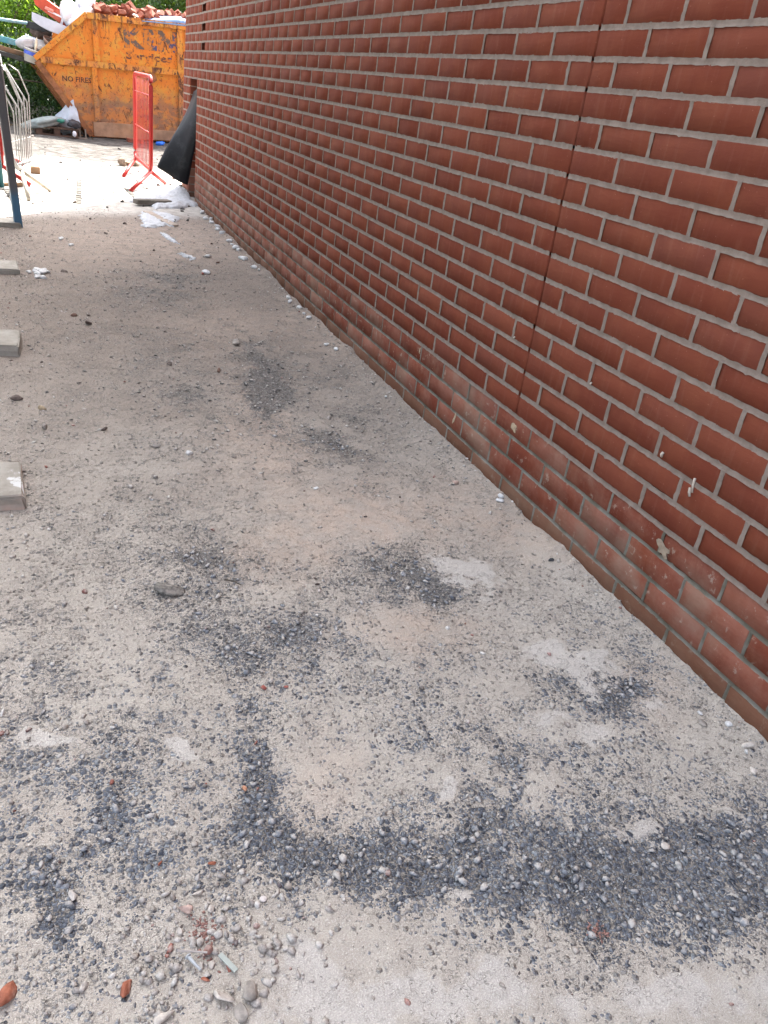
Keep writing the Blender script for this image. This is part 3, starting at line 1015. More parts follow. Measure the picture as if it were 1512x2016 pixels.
for y0, y1 in ((-0.055, 0.012), (W_ - 0.012, W_ + 0.055)):
    mb = MB()
    rail(mb, (0.05, 1.70), (2.24, 1.70), 0.085, y0, y1)
    mb.build('top_rim', MAT_SKIP_RIM, skip)
    mb = MB()
    rail(mb, (-0.76, 1.05), (0.045, 1.715), 0.075, y0 + 0.002, y1 - 0.002)
    mb.build('sloping_rim', MAT_SKIP, skip)
    mb = MB()
    rail(mb, (3.07, 1.05), (2.25, 1.715), 0.075, y0 + 0.002, y1 - 0.002)
    mb.build('sloping_rim', MAT_SKIP, skip)
    mb = MB()
    rail(mb, (-0.68, 1.045), (2.98, 1.045), 0.085, y0 + 0.006, y1 - 0.004)
    mb.build('side_rib', MAT_SKIP_RIM, skip)
    for s, z0, z1, w in ((0.155, 1.09, 1.655, 0.085), (0.10, 0.245, 1.0, 0.075), (1.45, 1.09, 1.655, 0.085), (1.45, 0.245, 1.0, 0.075)):
        mb = MB()
        rail(mb, (s, z0), (s, z1), w, y0 + 0.012, y1 - 0.005)
        mb.build('upright', MAT_SKIP if s < 1 else MAT_SKIP_RIM, skip)
    yb0, yb1 = (y0 + 0.030, -0.0005) if y0 < 0 else (W_ + 0.0005, y1 - 0.030)
    mb = MB()
    mb.box(0.03, 0.66, yb0, yb1, 0.012, 0.225, 0.004)
    mb.build('skirt_plate', plain('scuffed_plate', (0.30, 0.19, 0.12), 0.8, 0.25, 6, dirt=(0.42, 0.22, 0.10)), skip)
    mb = MB()
    mb.box(0.665, 2.26, yb0 + 0.004, yb1, 0.012, 0.165, 0.004)
    mb.build('skirt_plate', plain('scuffed_plate', (0.27, 0.18, 0.12), 0.8, 0.25, 6, dirt=(0.42, 0.22, 0.10)), skip)
    # brown end flange along the sloping bottom corner
    mb = MB()
    rail(mb, (-0.01, 0.02), (-0.735, 1.015), 0.085, y0 + 0.018, y1 - 0.003)
    mb.build('end_flange', MAT_RUST, skip)
    # lifting lug
    mb = MB()
    lug = [(0.98 + 0.07 * math.cos(t), 0.93 + 0.07 * math.sin(t)) for t in [2 * math.pi * i / 12 for i in range(12)]]
    poly_plate(mb, lug, y0 - 0.03 if y0 < 0 else y1, y0 + 0.06 if y0 < 0 else y1 + 0.03)
    mb.build('lifting_lug', MAT_RUST, skip)
mb = MB()
rail(mb, (-0.80, 1.03), (-0.70, 1.035), 0.07, 0.012, W_ - 0.012)
mb.build('end_rim', MAT_RUST, skip)
for t in (0.25, 0.75):
    mb = MB()
    p = Vector((0 - 0.74 * 0.12, 0, 1.03 * 0.12))
    y = W_ * t
    mb.box(-0.06, 0.0, y - 0.03, y + 0.03, 0.0, 1.05, mtx=Matrix.Translation((-0.02, 0, 0.02)) @ Matrix.Rotation(-math.atan2(0.74, 1.03), 4, 'Y'))
    mb.build('end_stiffener', MAT_RUST, skip)


def lettering(name, text, x, z, w, h, mat, parent, y=-0.0035, thick=0.003, gapx=1.0, bold=0.012):
    cu = bpy.data.curves.new('lettering', 'FONT')
    cu.body = text
    cu.size = 1
    cu.extrude = 0.001
    cu.space_character = gapx
    cu.resolution_u = 2
    cu.offset = bold
    ob = bpy.data.objects.new('lettering', cu)
    COL.objects.link(ob)
    bpy.context.view_layer.update()
    me = bpy.data.meshes.new_from_object(ob.evaluated_get(bpy.context.evaluated_depsgraph_get()))
    bpy.data.objects.remove(ob)
    V = np.array([v.co[:] for v in me.vertices])
    lo, hi = V.min(0), V.max(0)
    V = (V - lo) / np.maximum(hi - lo, 1e-6)
    out = np.stack([x + V[:, 0] * w, y + (1 - V[:, 2]) * thick, z + V[:, 1] * h], -1)
    me.vertices.foreach_set('co', out.astype(np.float32).ravel())
    me.update()
    return link(name, me, mat, parent)


def worn_ink(name, col, thr):
    m = NT(name)
    P = m.coord()
    w = m.mr(m.noise(P, 9, 6, 0.7), thr, thr + 0.05)
    blue = m.mix(m.mr(m.noise(P, 4, 3), 0.56, 0.62), col, (0.05, 0.06, 0.13))
    c = m.mix(w, blue, (0.43, 0.15, 0.022))
    return m.fin(c, 0.6)


# stencilled words, worn
lettering('lettering', 'NO FIRES', -0.385, 0.775, 0.43, 0.075, worn_ink('stencil_ink', (0.06, 0.028, 0.02), 0.60), skip)
lettering('lettering', 'KEN', 0.58, 1.32, 0.84, 0.29, worn_ink('sign_ink', (0.10, 0.078, 0.062), 0.47), skip, bold=0.055, gapx=1.12)
lettering('lettering', 'Services', 0.60, 1.165, 0.72, 0.115, worn_ink('sign_ink_small', (0.10, 0.045, 0.028), 0.49), skip, bold=0.03)


def sk(s, y, z):
    """a point given in the skip's own frame -> world"""
    return skip_m @ Vector((s, y, z))


skip_m = Matrix.Translation(skip.location) @ skip.rotation_euler.to_matrix().to_4x4()

# ------------------------------------------------------------------ what lies in the skip
MAT_RED = plain('broken_brick', (0.20, 0.060, 0.036), 0.9, 0.3, 18, dirt=(0.25, 0.135, 0.10), dirt_amt=0.7, bump=0.5)


def lump_mesh(name, r, seed, flat=0.7, sub=2, amp=0.35, freq=1.7, chip=False):
    rng = np.random.default_rng(seed)
    V, F = ico(sub)
    o3 = rng.random(3) * 50
    s = np.zeros(len(V))
    for k in range(3):
        d = rng.normal(size=3)
        d /= np.linalg.norm(d)
        s += np.cos(freq * (k + 1) * (V @ d) * 2 + o3[k]) / (k + 1)
    V = V * (1 + amp * (s / 1.8)[:, None] + (rng.random((len(V), 1)) - 0.5) * amp * 0.5)
    if chip:
        for k in range(9):
            d = rng.normal(size=3)
            d /= np.linalg.norm(d)
            e = V @ d
            lim = rng.uniform(0.36, 0.70)
            V = V - np.clip(e - lim, 0, None)[:, None] * d
    V = V * np.array(r) * np.array([1, 1, flat])
    return mesh_np(name, V, F, not chip)


def brick_piece(name, L, W, H, seed):
    """part of a broken brick"""
    rng = np.random.default_rng(seed)
    bm = bmesh.new()
    bmesh.ops.create_cube(bm, size=1)
    for v in bm.verts:
        v.co = Vector((v.co.x * L, v.co.y * W, v.co.z * H))
        if v.co.x > 0:
            v.co.x *= rng.uniform(0.55, 1.1)
    bmesh.ops.bevel(bm, geom=bm.edges[:], offset=0.006, segments=1, affect='EDGES')
    for v in bm.verts:
        v.co += Vector(rng.normal(0, 0.003, 3))
    me = bpy.data.meshes.new(name)
    bm.to_mesh(me)
    bm.free()
    return me


# heap under the loose bricks
hx = np.linspace(0.02, 2.3, 50)
hy = np.linspace(0.02, W_ - 0.02, 36)
X, Y = np.meshgrid(hx, hy)
Z = 1.60 + 0.10 * fbm(X, Y, 0.35, 77, 4) + 0.14 * np.sin(np.clip(Y / W_, 0, 1) * math.pi)
i = np.arange(X.size).reshape(X.shape)
F = np.stack([i[:-1, :-1], i[:-1, 1:], i[1:, 1:], i[1:, :-1]], -1).reshape(-1, 4)
me = mesh_np('rubble_heap', np.stack([X, Y, Z], -1).reshape(-1, 3), F)
o = link('rubble_heap', me, plain('rubble_dust', (0.2, 0.085, 0.055), 0.95, 0.4, 14, bump=0.8))
o.matrix_world = skip_m
tag(o, 'heap of crushed red rubble and dust filling the orange skip', 'rubble', kind='stuff')
pieces = [brick_piece('broken_brick', RNG.uniform(0.11, 0.20), 0.10, 0.065, 300 + k) for k in range(7)]
for k in range(64):
    s = 0.16 + 1.9 * ((k * 0.618) % 1)
    y = RNG.choice([0.06, 0.16, 0.32, 0.6]) + RNG.uniform(0, 0.12)
    me = pieces[k % 7]
    o = bpy.data.objects.new('broken_brick', me)
    COL.objects.link(o)
    if not me.materials:
        me.materials.append(MAT_RED)
    zz = 1.705 + 0.10 * fbm(np.array([s]), np.array([y]), 0.35, 77, 4)[0] + 0.12 * math.sin(y / W_ * math.pi) + RNG.uniform(-0.02, 0.045)
    o.location = sk(s, y, zz)
    o.rotation_euler = (RNG.uniform(-1.1, 1.1), RNG.uniform(-1.1, 1.1), RNG.uniform(0, 6.28))
    tag(o, 'broken red brick heaped along the top of the orange skip', 'brick', 'broken red bricks heaped in the skip')
for k, (s, y, lab) in enumerate(((0.78, 0.05, 'white plaster lump among the broken bricks at the rim of the skip'), (1.20, 0.30, 'pale grey plaster slab on the brick heap above the blue sheet'))):
    o = link('plaster_lump', lump_mesh('plaster_lump', (0.06, 0.05, 0.05), 40 + k, 0.7, 2, 0.3, chip=True), plain('plaster', (0.72, 0.70, 0.66), 0.9))
    o.location = sk(s, y, 1.775 if k == 0 else 1.86)
    tag(o, lab, 'plaster')
# blue sheet tucked over the rim by the wall
mb = MB()
n = 12
vs = []
for i in range(n):
    t = i / (n - 1)
    s = 0.86 + 0.72 * t
    top = 1.715 + 0.085 * math.sin(min(1, t * 1.3) * math.pi * 0.5) + 0.006 * math.sin(9 * t)
    vs += [(s, -0.065, 1.712 - 0.0 * t), (s, -0.02, top), (s, 0.16, top + 0.035)]
fs = [(i * 3 + k, i * 3 + k + 1, i * 3 + k + 4, i * 3 + k + 3) for i in range(n - 1) for k in range(2)]
o = mb.add(vs, fs).build('blue_sheet', plain('blue_plastic', (0.16, 0.27, 0.46), 0.45, 0.2, 9), None, True)
o.matrix_world = skip_m
md = o.modifiers.new('thickness', 'SOLIDIFY')
md.thickness = 0.008
tag(o, 'blue plastic sheet tucked over the skip rim beside the wall corner', 'sheet')


def crumple(name, size, seed, mat, label, cat, loc, rot=(0, 0, 0), amp=0.35, sub=3, freq=2.4):
    o = link(name, lump_mesh(name, size, seed, 1.0, sub, amp, freq), mat)
    o.location = loc
    o.rotation_euler = rot
    return tag(o, label, cat)


MAT_FOAM = plain('white_foam', (0.62, 0.63, 0.66), 0.7, 0.05, 8)
crumple('white_sack', (0.17, 0.17, 0.20), 61, MAT_FOAM, 'white crumpled plastic sack slumped on the sloping edge of the skip', 'sack', sk(-0.16, 0.25, 1.70), (0, 0.2, 0), 0.22)
mb = MB()
mb.box(-0.12, 0.12, -0.10, 0.10, -0.17, 0.17, 0.03)
o = mb.build('foam_block', MAT_FOAM)
o.location = sk(0.075, 0.30, 1.86)
o.rotation_euler = (0.1, 0.12, 0.5)
tag(o, 'white foam block with rounded corners standing on end beside the brick heap', 'foam block')
crumple('white_rag', (0.22, 0.15, 0.10), 66, MAT_FOAM, 'white plastic wrapping spilling over the peak of the skip side', 'wrapping', sk(-0.05, 0.16, 1.665), (0, -0.5, 0), 0.25)
# red plastic moulding with a pale bracket
red_t = thing('plastic_moulding', 'long faded red plastic moulding lying on top of the rubbish in the skip', 'plastic', sk(-0.38, 0.30, 1.66), (0.15, R(17), 0.05))
MAT_REDP = plain('faded_red_plastic', (0.46, 0.075, 0.04), 0.5, 0.15, 7, dirt=(0.62, 0.25, 0.16))
mb = MB()
prof = [(-0.36, 0.10), (-0.33, 0.17), (-0.20, 0.16), (0.30, 0.06), (0.36, -0.02), (0.30, -0.09), (0.05, -0.06), (-0.10, -0.03), (-0.30, 0.02)]
poly_plate(mb, prof, -0.10, 0.10)
mb.build('shell', MAT_REDP, red_t)
mb = MB()
mb.box(-0.12, 0.12, -0.115, -0.102, 0.015, 0.04)
mb.box(0.085, 0.12, -0.115, -0.103, -0.08, 0.014)
mb.build('bracket', plain('pale_plastic', (0.80, 0.78, 0.80), 0.5), red_t)
mb = MB()
mb.box(-0.17, -0.04, -0.125, -0.101, 0.02, 0.07, 0.012)
mb.build('clip', plain('pink_plastic', (0.70, 0.26, 0.20), 0.5), red_t)
# pale trough
tr = MB()
n = 12
vs = []
for i in range(n):
    t = i / (n - 1)
    x = -0.30 + 0.60 * t
    w = 0.085 * math.sin(math.pi * (0.18 + 0.70 * t))
    vs += [(x, -0.10, 0.05), (x + 0.02, -0.13, -w * 1.2), (x + 0.02, 0.10, -w * 1.2), (x, 0.12, 0.05)]
fs = [(i * 4 + k, i * 4 + k + 1, i * 4 + k + 5, i * 4 + k + 4) for i in range(n - 1) for k in range(3)]
fs += [(0, 1, 2, 3), tuple(4 * (n - 1) + k for k in (3, 2, 1, 0))]
o = tr.add(vs, fs).build('trough', plain('pale_grey_plastic', (0.42, 0.46, 0.51), 0.4, 0.08, 6))
o.location = sk(-0.45, 0.16, 1.53)
o.rotation_euler = (0, R(14), 0)
md = o.modifiers.new('thickness', 'SOLIDIFY')
md.thickness = 0.012
tag(o, 'pale grey plastic trough wedged under the red moulding in the skip', 'trough')


def bucket(name, r0, r1, h, mat, label, loc, rot, band=None):
    t = thing(name, label, 'bucket', loc, rot)
    n = 20
    rings = [(r0 * 0.2, 0.0), (r0, 0.0), (r1, h), (r1 + 0.010, h), (r1 + 0.010, h - 0.02), (r1 - 0.004, h - 0.02), (r0 - 0.006, 0.012), (r0 * 0.2, 0.012)]
    vs = [(r * math.cos(a), r * math.sin(a), z) for r, z in rings for a in [2 * math.pi * k / n for k in range(n)]]
    fs = [(i * n + k, i * n + (k + 1) % n, (i + 1) * n + (k + 1) % n, (i + 1) * n + k) for i in range(len(rings) - 1) for k in range(n)]
    MB().add(vs, fs).build('shell', mat, t, True)
    if band:
        f = lambda z: r0 + (r1 - r0) * z / h + 0.0025
        zb = (h * 0.52, h * 0.80)
        vs = [(f(z) * math.cos(a), f(z) * math.sin(a), z) for z in zb for a in [2 * math.pi * k / n for k in range(n)]]
        fs = [(k, (k + 1) % n, n + (k + 1) % n, n + k) for k in range(n)]
        MB().add(vs, fs).build('band', band, t, True)
    pts = [((r1 + 0.012) * math.cos(a), (r1 + 0.012) * math.sin(a) * 0.3 - 0.05, h - 0.03 + 0.05 * math.sin(a)) for a in np.linspace(0, math.pi, 12)]
    MB().tube(pts, 0.004, 6).build('handle', MAT_STEEL, t)
    return t


MAT_STEEL = plain('galvanised_steel', (0.30, 0.30, 0.30), 0.45, 0.12, 14, metal=0.6, dirt=(0.20, 0.18, 0.15), dirt_amt=0.5)
bucket('tub', 0.085, 0.105, 0.16, plain('brown_plastic', (0.30, 0.20, 0.15), 0.4, 0.15, 8), 'brown plastic tub lying beneath the pale trough in the skip', sk(-0.56, 0.18, 1.18), (0.5, 0.35, 0.3))
bucket('paint_bucket', 0.115, 0.135, 0.19, plain('off_white_plastic', (0.5, 0.49, 0.45), 0.45, 0.08, 8), 'white bucket with a blue band at the low lip of the skip', sk(-0.80, 0.12, 0.99), (0.12, 0.18, 0.2), plain('blue_band', (0.07, 0.12, 0.50), 0.4))
crumple('white_bag', (0.155, 0.12, 0.10), 71, plain('white_bag', (0.48, 0.49, 0.52), 0.5, 0.1, 9), 'dusty white bag of rubbish bulging above the blue banded bucket', 'bag', sk(-0.83, 0.16, 1.24), (0, 0, 0.3), 0.28)
crumple('grey_bag', (0.13, 0.12, 0.08), 74, plain('grey_bag', (0.40, 0.40, 0.38), 0.6, 0.12, 9), 'pale grey bag of rubbish tucked between the white bag and the skip edge', 'bag', sk(-0.63, 0.13, 1.20), (0, 0.4, 0.1), 0.25)
crumple('dark_rags', (0.16, 0.16, 0.12), 76, plain('dark_rags', (0.075, 0.055, 0.045), 0.9, 0.4, 12), 'dark brown rags behind the trough in the skip', 'rags', sk(-0.60, 0.42, 1.36), (0, 0.2, 0.1), 0.4)
crumple('waste_fill', (0.34, 0.55, 0.22), 78, plain('mixed_waste', (0.16, 0.13, 0.11), 0.95, 0.5, 10), 'mass of mixed dark waste filling the low end of the skip', 'waste', sk(-0.28, 0.78, 1.12), (0, -0.55, 0), 0.25)
o = crumple('strap', (0.02, 0.02, 0.10), 79, plain('cream_strap', (0.66, 0.60, 0.46), 0.7), 'short cream strap standing up between the white and grey bags', 'strap', sk(-0.72, 0.03, 1.235), (0, 0.15, 0), 0.1)


def beam(name, p, q, w, h, mat, label, cat):
    """a board between two points"""
    p, q = Vector(p), Vector(q)
    L = (q - p).length
    mb = MB()
    mb.box(-L / 2, L / 2, -w / 2, w / 2, -h / 2, h / 2, min(w, h) * 0.08)
    o = mb.build(name, mat)
    o.location = (p + q) / 2
    o.rotation_euler = (q - p).to_track_quat('X', 'Z').to_euler()
    return tag(o, label, cat)


MAT_WOOD = plain('old_timber', (0.20, 0.12, 0.065), 0.85, 0.3, 9, dirt=(0.22, 0.16, 0.11))
MAT_GREYWOOD = plain('grey_timber', (0.14, 0.122, 0.10), 0.9, 0.3, 10, dirt=(0.24, 0.215, 0.185))
MAT_TEAL = plain('teal_paint', (0.05, 0.21, 0.25), 0.45, 0.2, 8, dirt=(0.45, 0.50, 0.50), dirt_amt=0.35)
beam('timber_joist', (-2.35, 13.14, 1.165), (-1.32, 13.26, 1.03), 0.10, 0.07, MAT_WOOD, 'brown timber joist sticking out of the low end of the skip', 'timber')
beam('dark_board', (-2.35, 13.06, 1.095), (-1.36, 13.18, 0.965), 0.30, 0.065, plain('dark_board', (0.035, 0.038, 0.036), 0.7, 0.2, 6), 'dark board lying under the timber joist at the end of the skip', 'board')
o = beam('box_section', (-2.3, 13.30, 1.27), (-1.63, 13.24, 1.20), 0.06, 0.085, MAT_TEAL, 'teal painted steel box section above the timber joist', 'steel section')
o = MB().tube([(-2.3, 13.35, 1.48), (-1.45, 13.25, 1.485)], 0.024, 10).build('scaffold_tube', plain('pale_teal_paint', (0.20, 0.34, 0.38), 0.4, 0.15, 8), None, True)
tag(o, 'pale teal tube projecting left at the top of the rubbish', 'tube')
beam('dark_strip', (-1.47, 13.30, 1.475), (-1.10, 13.24, 1.44), 0.03, 0.10, plain('black_plastic_strip', (0.03, 0.032, 0.034), 0.6), 'black plastic strip between the pale tube and the red moulding', 'strip')
o = MB().tube([(-1.49, 13.1, 1.31), (-1.12, 13.05, 1.235)], 0.02, 8).build('grey_tube', plain('pale_grey_tube', (0.50, 0.54, 0.60), 0.4), None, True)
tag(o, 'thin pale grey tube lying over the white bag in the skip', 'tube')

# ------------------------------------------------------------------ beside the skip
pal = thing('pallet', 'dark wooden pallet on the ground left of the skip', 'pallet', (-1.13, 12.62, gz1(-1.13, 12.62) + 0.0), (0, 0, R(3)))
MAT_DWOOD = plain('dark_timber', (0.085, 0.055, 0.040), 0.9, 0.35, 10, dirt=(0.16, 0.12, 0.09))
for y in (-0.0, 0.4, 0.8):
    MB().box(-0.29, 0.33, y - 0.01, y + 0.09, 0.0, 0.022).build('bottom_board', MAT_DWOOD, pal)
    for x in (-0.24, 0.02, 0.28):
        MB().box(x - 0.045, x + 0.045, y, y + 0.08, 0.0225, 0.105).build('block', MAT_DWOOD, pal)
for i in range(6):
    MB().box(-0.30, 0.34, -0.015 + i * 0.155, 0.095 + i * 0.155, 0.1055, 0.128).build('top_board', MAT_DWOOD, pal)
MAT_BAGW = plain('white_sacking', (0.40, 0.45, 0.50), 0.6, 0.12, 10, bump=0.5)
o = crumple('builders_bag', (0.20, 0.22, 0.24), 81, MAT_BAGW, 'crumpled white woven bag piled on the dark pallet beside the skip', 'bag', (-0.94, 13.0, 0.27), (0, 0, 0.2), 0.30, 3, 3.4)
for v in o.data.vertices:
    t = max(0, v.co.z / 0.27 + 0.4)
    v.co.x = v.co.x * (1 - 0.55 * t) + 0.06 * t
    v.co.y *= (1 - 0.4 * t)
crumple('grey_sheeting', (0.30, 0.2, 0.07), 84, plain('grey_sheeting', (0.24, 0.28, 0.27), 0.6, 0.2, 10), 'grey green plastic sheeting draped over the left end of the pallet', 'sheeting', (-1.30, 12.74, 0.165), (0, -0.25, 0.2), 0.25)
crumple('green_wrapper', (0.055, 0.03, 0.03), 85, plain('green_wrapper', (0.03, 0.16, 0.12), 0.5), 'small green wrapper on the front of the white woven bag', 'wrapper', (-1.05, 12.60, 0.215), (0, 0, 0), 0.2)
crumple('black_bag', (0.10, 0.08, 0.06), 86, plain('black_bag', (0.035, 0.035, 0.04), 0.45), 'black bag at the foot of the white woven bag by the skip', 'bag', (-0.86, 12.62, 0.19), (0, 0, 0), 0.3)
crumple('white_cup', (0.028, 0.028, 0.045), 87, MAT_FOAM, 'white scrap standing at the right end of the dark pallet', 'scrap', (-0.86, 12.55, 0.055), (0, 0, 0), 0.1)
fr = thing('broken_crate', 'small broken timber crate end leaning under the slope of the skip', 'crate', (-0.77, 12.68, gz1(-0.77, 12.68)), (R(-12), 0, R(6)))
for x in (-0.085, 0.0, 0.085):
    MB().box(x - 0.011, x + 0.011, -0.011, 0.011, 0.022, 0.15).build('upright', MAT_GREYWOOD, fr)
MB().box(-0.11, 0.11, -0.012, 0.012, 0.0, 0.0215).build('bottom_rail', MAT_GREYWOOD, fr)
MB().box(-0.13, -0.098, -0.03, 0.03, -0.005, 0.12).build('end_post', MAT_DWOOD, fr)
# bits on the ground in front of the skip
for k, x in enumerate((0.03, 0.15)):
    o = link('broken_brick', pieces[k], None)
    o.location = (x, 12.75, gz1(x, 12.75) + 0.025)
    o.rotation_euler = (0.1, 0, 0.2 + k)
    tag(o, ('broken red brick on the ground under the skip, left of its neighbour', 'broken red brick on the ground under the skip, behind the barrier bars')[k], 'brick')
bo = thing('bottle', 'crushed bright blue bottle on the ground between barrier and skip', 'bottle', (0.47, 12.7, gz1(0.47, 12.7) + 0.03), (0, R(82), 0.4))
MB().tube([(0, 0, -0.07), (0.004, 0, 0.0), (0, 0, 0.05)], 0.032, 10).build('body', plain('blue_bottle', (0.02, 0.14, 0.62), 0.3), bo, True)
MB().tube([(0, 0, 0.0505), (0, 0, 0.08)], 0.012, 8).build('neck', plain('blue_cap', (0.03, 0.20, 0.70), 0.3), bo, True)

# ------------------------------------------------------------------ barriers
MAT_REDPAINT = plain('red_paint', (0.31, 0.014, 0.010), 0.4, 0.12, 9, dirt=(0.25, 0.06, 0.045), dirt_amt=0.25)


def barrier(name, label, A, B, H, zb, legs, mat, nb, leg_mat=None):
    """crowd barrier from A (near) to B (far) in plan: frame, bars, splayed legs"""
    A, B = Vector((*A, 0)), Vector((*B, 0))
    root = thing(name, label, 'barrier', (A.x, A.y, 0))
    off = -A
    d = (B - A).normalized()
    L = (B - A).length
    r = 0.021
    P = lambda s, z: A + d * s + Vector((0, 0, z)) + off
    c = 0.085
    loop = []
    for (s0, z0, ds0, dz0, ds1, dz1) in ((0, zb, 0, c, c, 0), (L, zb, -c, 0, 0, c), (L, H, 0, -c, -c, 0), (0, H, c, 0, 0, -c)):
        loop += arc(P(s0 + ds0, z0 + dz0), P(s0, z0), P(s0 + ds1, z0 + dz1), 5)
    MB().tube(loop, r, 10, closed=True).build('frame', mat, root, True)
    for i in range(nb):
        s = L * (i + 1) / (nb + 1)
        MB().tube([P(s, zb + r), P(s, H - r)], 0.0040, 6).build('bar', mat, root, True)
    for z in (0.40, 0.80):
        MB().tube([P(0.0, zb + (H - zb) * z), P(L, zb + (H - zb) * z)], 0.006, 6).build('cross_wire', mat, root, True)
    for s, t in legs:
        MB().tube([P(s, zb - 0.012), Vector((*t, 0.015 + gz1(*t))) + off], 0.020, 8).build('leg', leg_mat or mat, root, True)
    return root


barrier('crowd_barrier', 'red painted steel crowd barrier standing end on beside the black plastic sheet', (-0.315, 7.32), (-0.335, 8.70), 1.06, 0.175,
        [(0.02, (-0.565, 6.88)), (0.02, (-0.105, 7.78)), (1.33, (-0.53, 8.06)), (1.33, (-0.10, 9.1))], MAT_REDPAINT, 11)
barrier('crowd_barrier', 'red barrier half hidden behind the galvanised barrier at the left edge', (-1.735, 6.62), (-1.80, 8.0), 1.06, 0.17,
        [(0.02, (-1.50, 6.60)), (0.02, (-1.97, 6.66)), (1.3, (-1.52, 8.0)), (1.3, (-2.0, 8.05))], MAT_REDPAINT, 14)

# the bent galvanised one
gb = thing('bent_barrier', 'bent galvanised steel barrier with kinked bars and no far upright', 'barrier', (-1.64, 5.92, 0))
g0 = Vector((-1.64, 5.92, 0))
G = lambda x, y, z: Vector((x, y, z)) - g0
pts = [G(-1.78, 6.55, 1.075), G(-1.72, 6.15, 1.08)] + arc(G(-1.685, 5.99, 1.08), G(-1.672, 5.90, 1.08), G(-1.668, 5.90, 0.98), 6) + [G(-1.655, 5.90, 0.70)]
pts += arc(G(-1.637, 5.90, 0.36), G(-1.62, 5.91, 0.215), G(-1.55, 6.10, 0.205), 7) + [G(-1.47, 7.05, 0.185)]
MB().tube(pts, 0.0215, 10).build('frame', MAT_STEEL, gb, True)
for k in range(9):
    t = (k + 0.6) / 9.0
    bx, by = -1.60 + 0.13 * t, 6.05 + 1.0 * t
    zk_ = 0.66 + 0.05 * (k % 3)
    tx = bx - 0.10 - 0.05 * (k % 2)
    jig = 0.03 * ((k * 7) % 3 - 1)
    MB().tube([G(bx, by, 0.20), G(bx + jig * 0.2, by + 0.02, zk_), G(tx + jig, by - 0.10, 0.955 + 0.01 * (k % 2)), G(tx - 0.05, by - 0.10, 1.0)], 0.0055, 6).build('bar', MAT_STEEL, gb, True)
MB().tube([G(-1.655, 5.92, 0.42), G(-1.48, 7.0, 0.40)], 0.005, 6).build('cross_wire', MAT_STEEL, gb, True)
MB().tube([G(-1.60, 6.0, 0.245), G(-1.49, 6.6, 0.235), G(-1.475, 7.0, 0.215)], 0.011, 8).build('lower_rail', MAT_STEEL, gb, True)
for t in ((-1.515, 5.72), (-1.335, 6.37)):
    MB().tube([G(-1.563, 6.04, 0.20), G(t[0], t[1], 0.012 + gz1(*t))], 0.018, 8).build('leg', plain('leg_steel', (0.38, 0.34, 0.28), 0.6, 0.2, 12, metal=0.3), gb, True)

# posts and the feet of the site fence along the left edge
pm = NT('half_painted_steel')
zz = pm.sep(pm.coord())[2]
pc = pm.mix(pm.mr(pm.math('ADD', zz, pm.math('MULTIPLY', pm.noise(pm.coord(), 14, 5), 0.08)), 0.24, 0.34), (0.045, 0.12, 0.20), (0.085, 0.085, 0.09))
MAT_POST = pm.fin(pc, 0.5, pm.bump(pm.noise(pm.coord(), 60, 4), 0.2, 0.003), 0.4)
po = thing('fence_post', 'leaning dark steel fence post with blue paint on its foot', 'post', (-1.583, 4.48, -0.01), (0, R(-3.7), R(12)))
MB().box(-0.026, 0.026, -0.026, 0.026, 0.0, 1.30, 0.005).build('post', MAT_POST, po)
MB().box(-0.021, 0.021, -0.021, 0.021, 1.3005, 1.31).build('cap', MAT_STEEL, po)
tp = thing('fence_post', 'teal painted steel post behind the leaning dark post', 'post', (-1.742, 6.33, -0.01), (0, R(-2), 0))
MB().tube([(0, 0, 0), (0, 0, 1.2)], 0.024, 10).build('post', plain('teal_post', (0.03, 0.12, 0.13), 0.5), tp, True)
MB().box(-0.07, 0.07, -0.07, 0.07, 0.011, 0.02).build('base_plate', MAT_STEEL, tp)


def foot_mat(name, white):
    m = NT(name)
    P = m.coord()
    c = m.mix(m.mr(m.noise(P, 14, 6, 0.65), 0.3, 0.7), (0.225, 0.205, 0.175), (0.315, 0.295, 0.260))
    if white:
        w = m.mr(m.math('ADD', m.noise(P, 11, 7, 0.7), m.math('MULTIPLY', m.sep(P)[0], 1.2)), 0.50, 0.56)
        up = m.mr(m.sep(m.n('NewGeometry').outputs['Normal'])[2], 0.5, 0.8)
        c = m.mix(m.math('MULTIPLY', w, up), c, (0.50, 0.50, 0.49))
        c = m.mix(m.math('MULTIPLY', m.math('SUBTRACT', 1.0, up), m.mr(m.noise(P, 6, 3), 0.35, 0.6)), c, (0.36, 0.25, 0.20))
    return m.fin(c, 0.95, m.bump(m.noise(P, 90, 5, 0.65), 0.5, 0.006), 0.2)


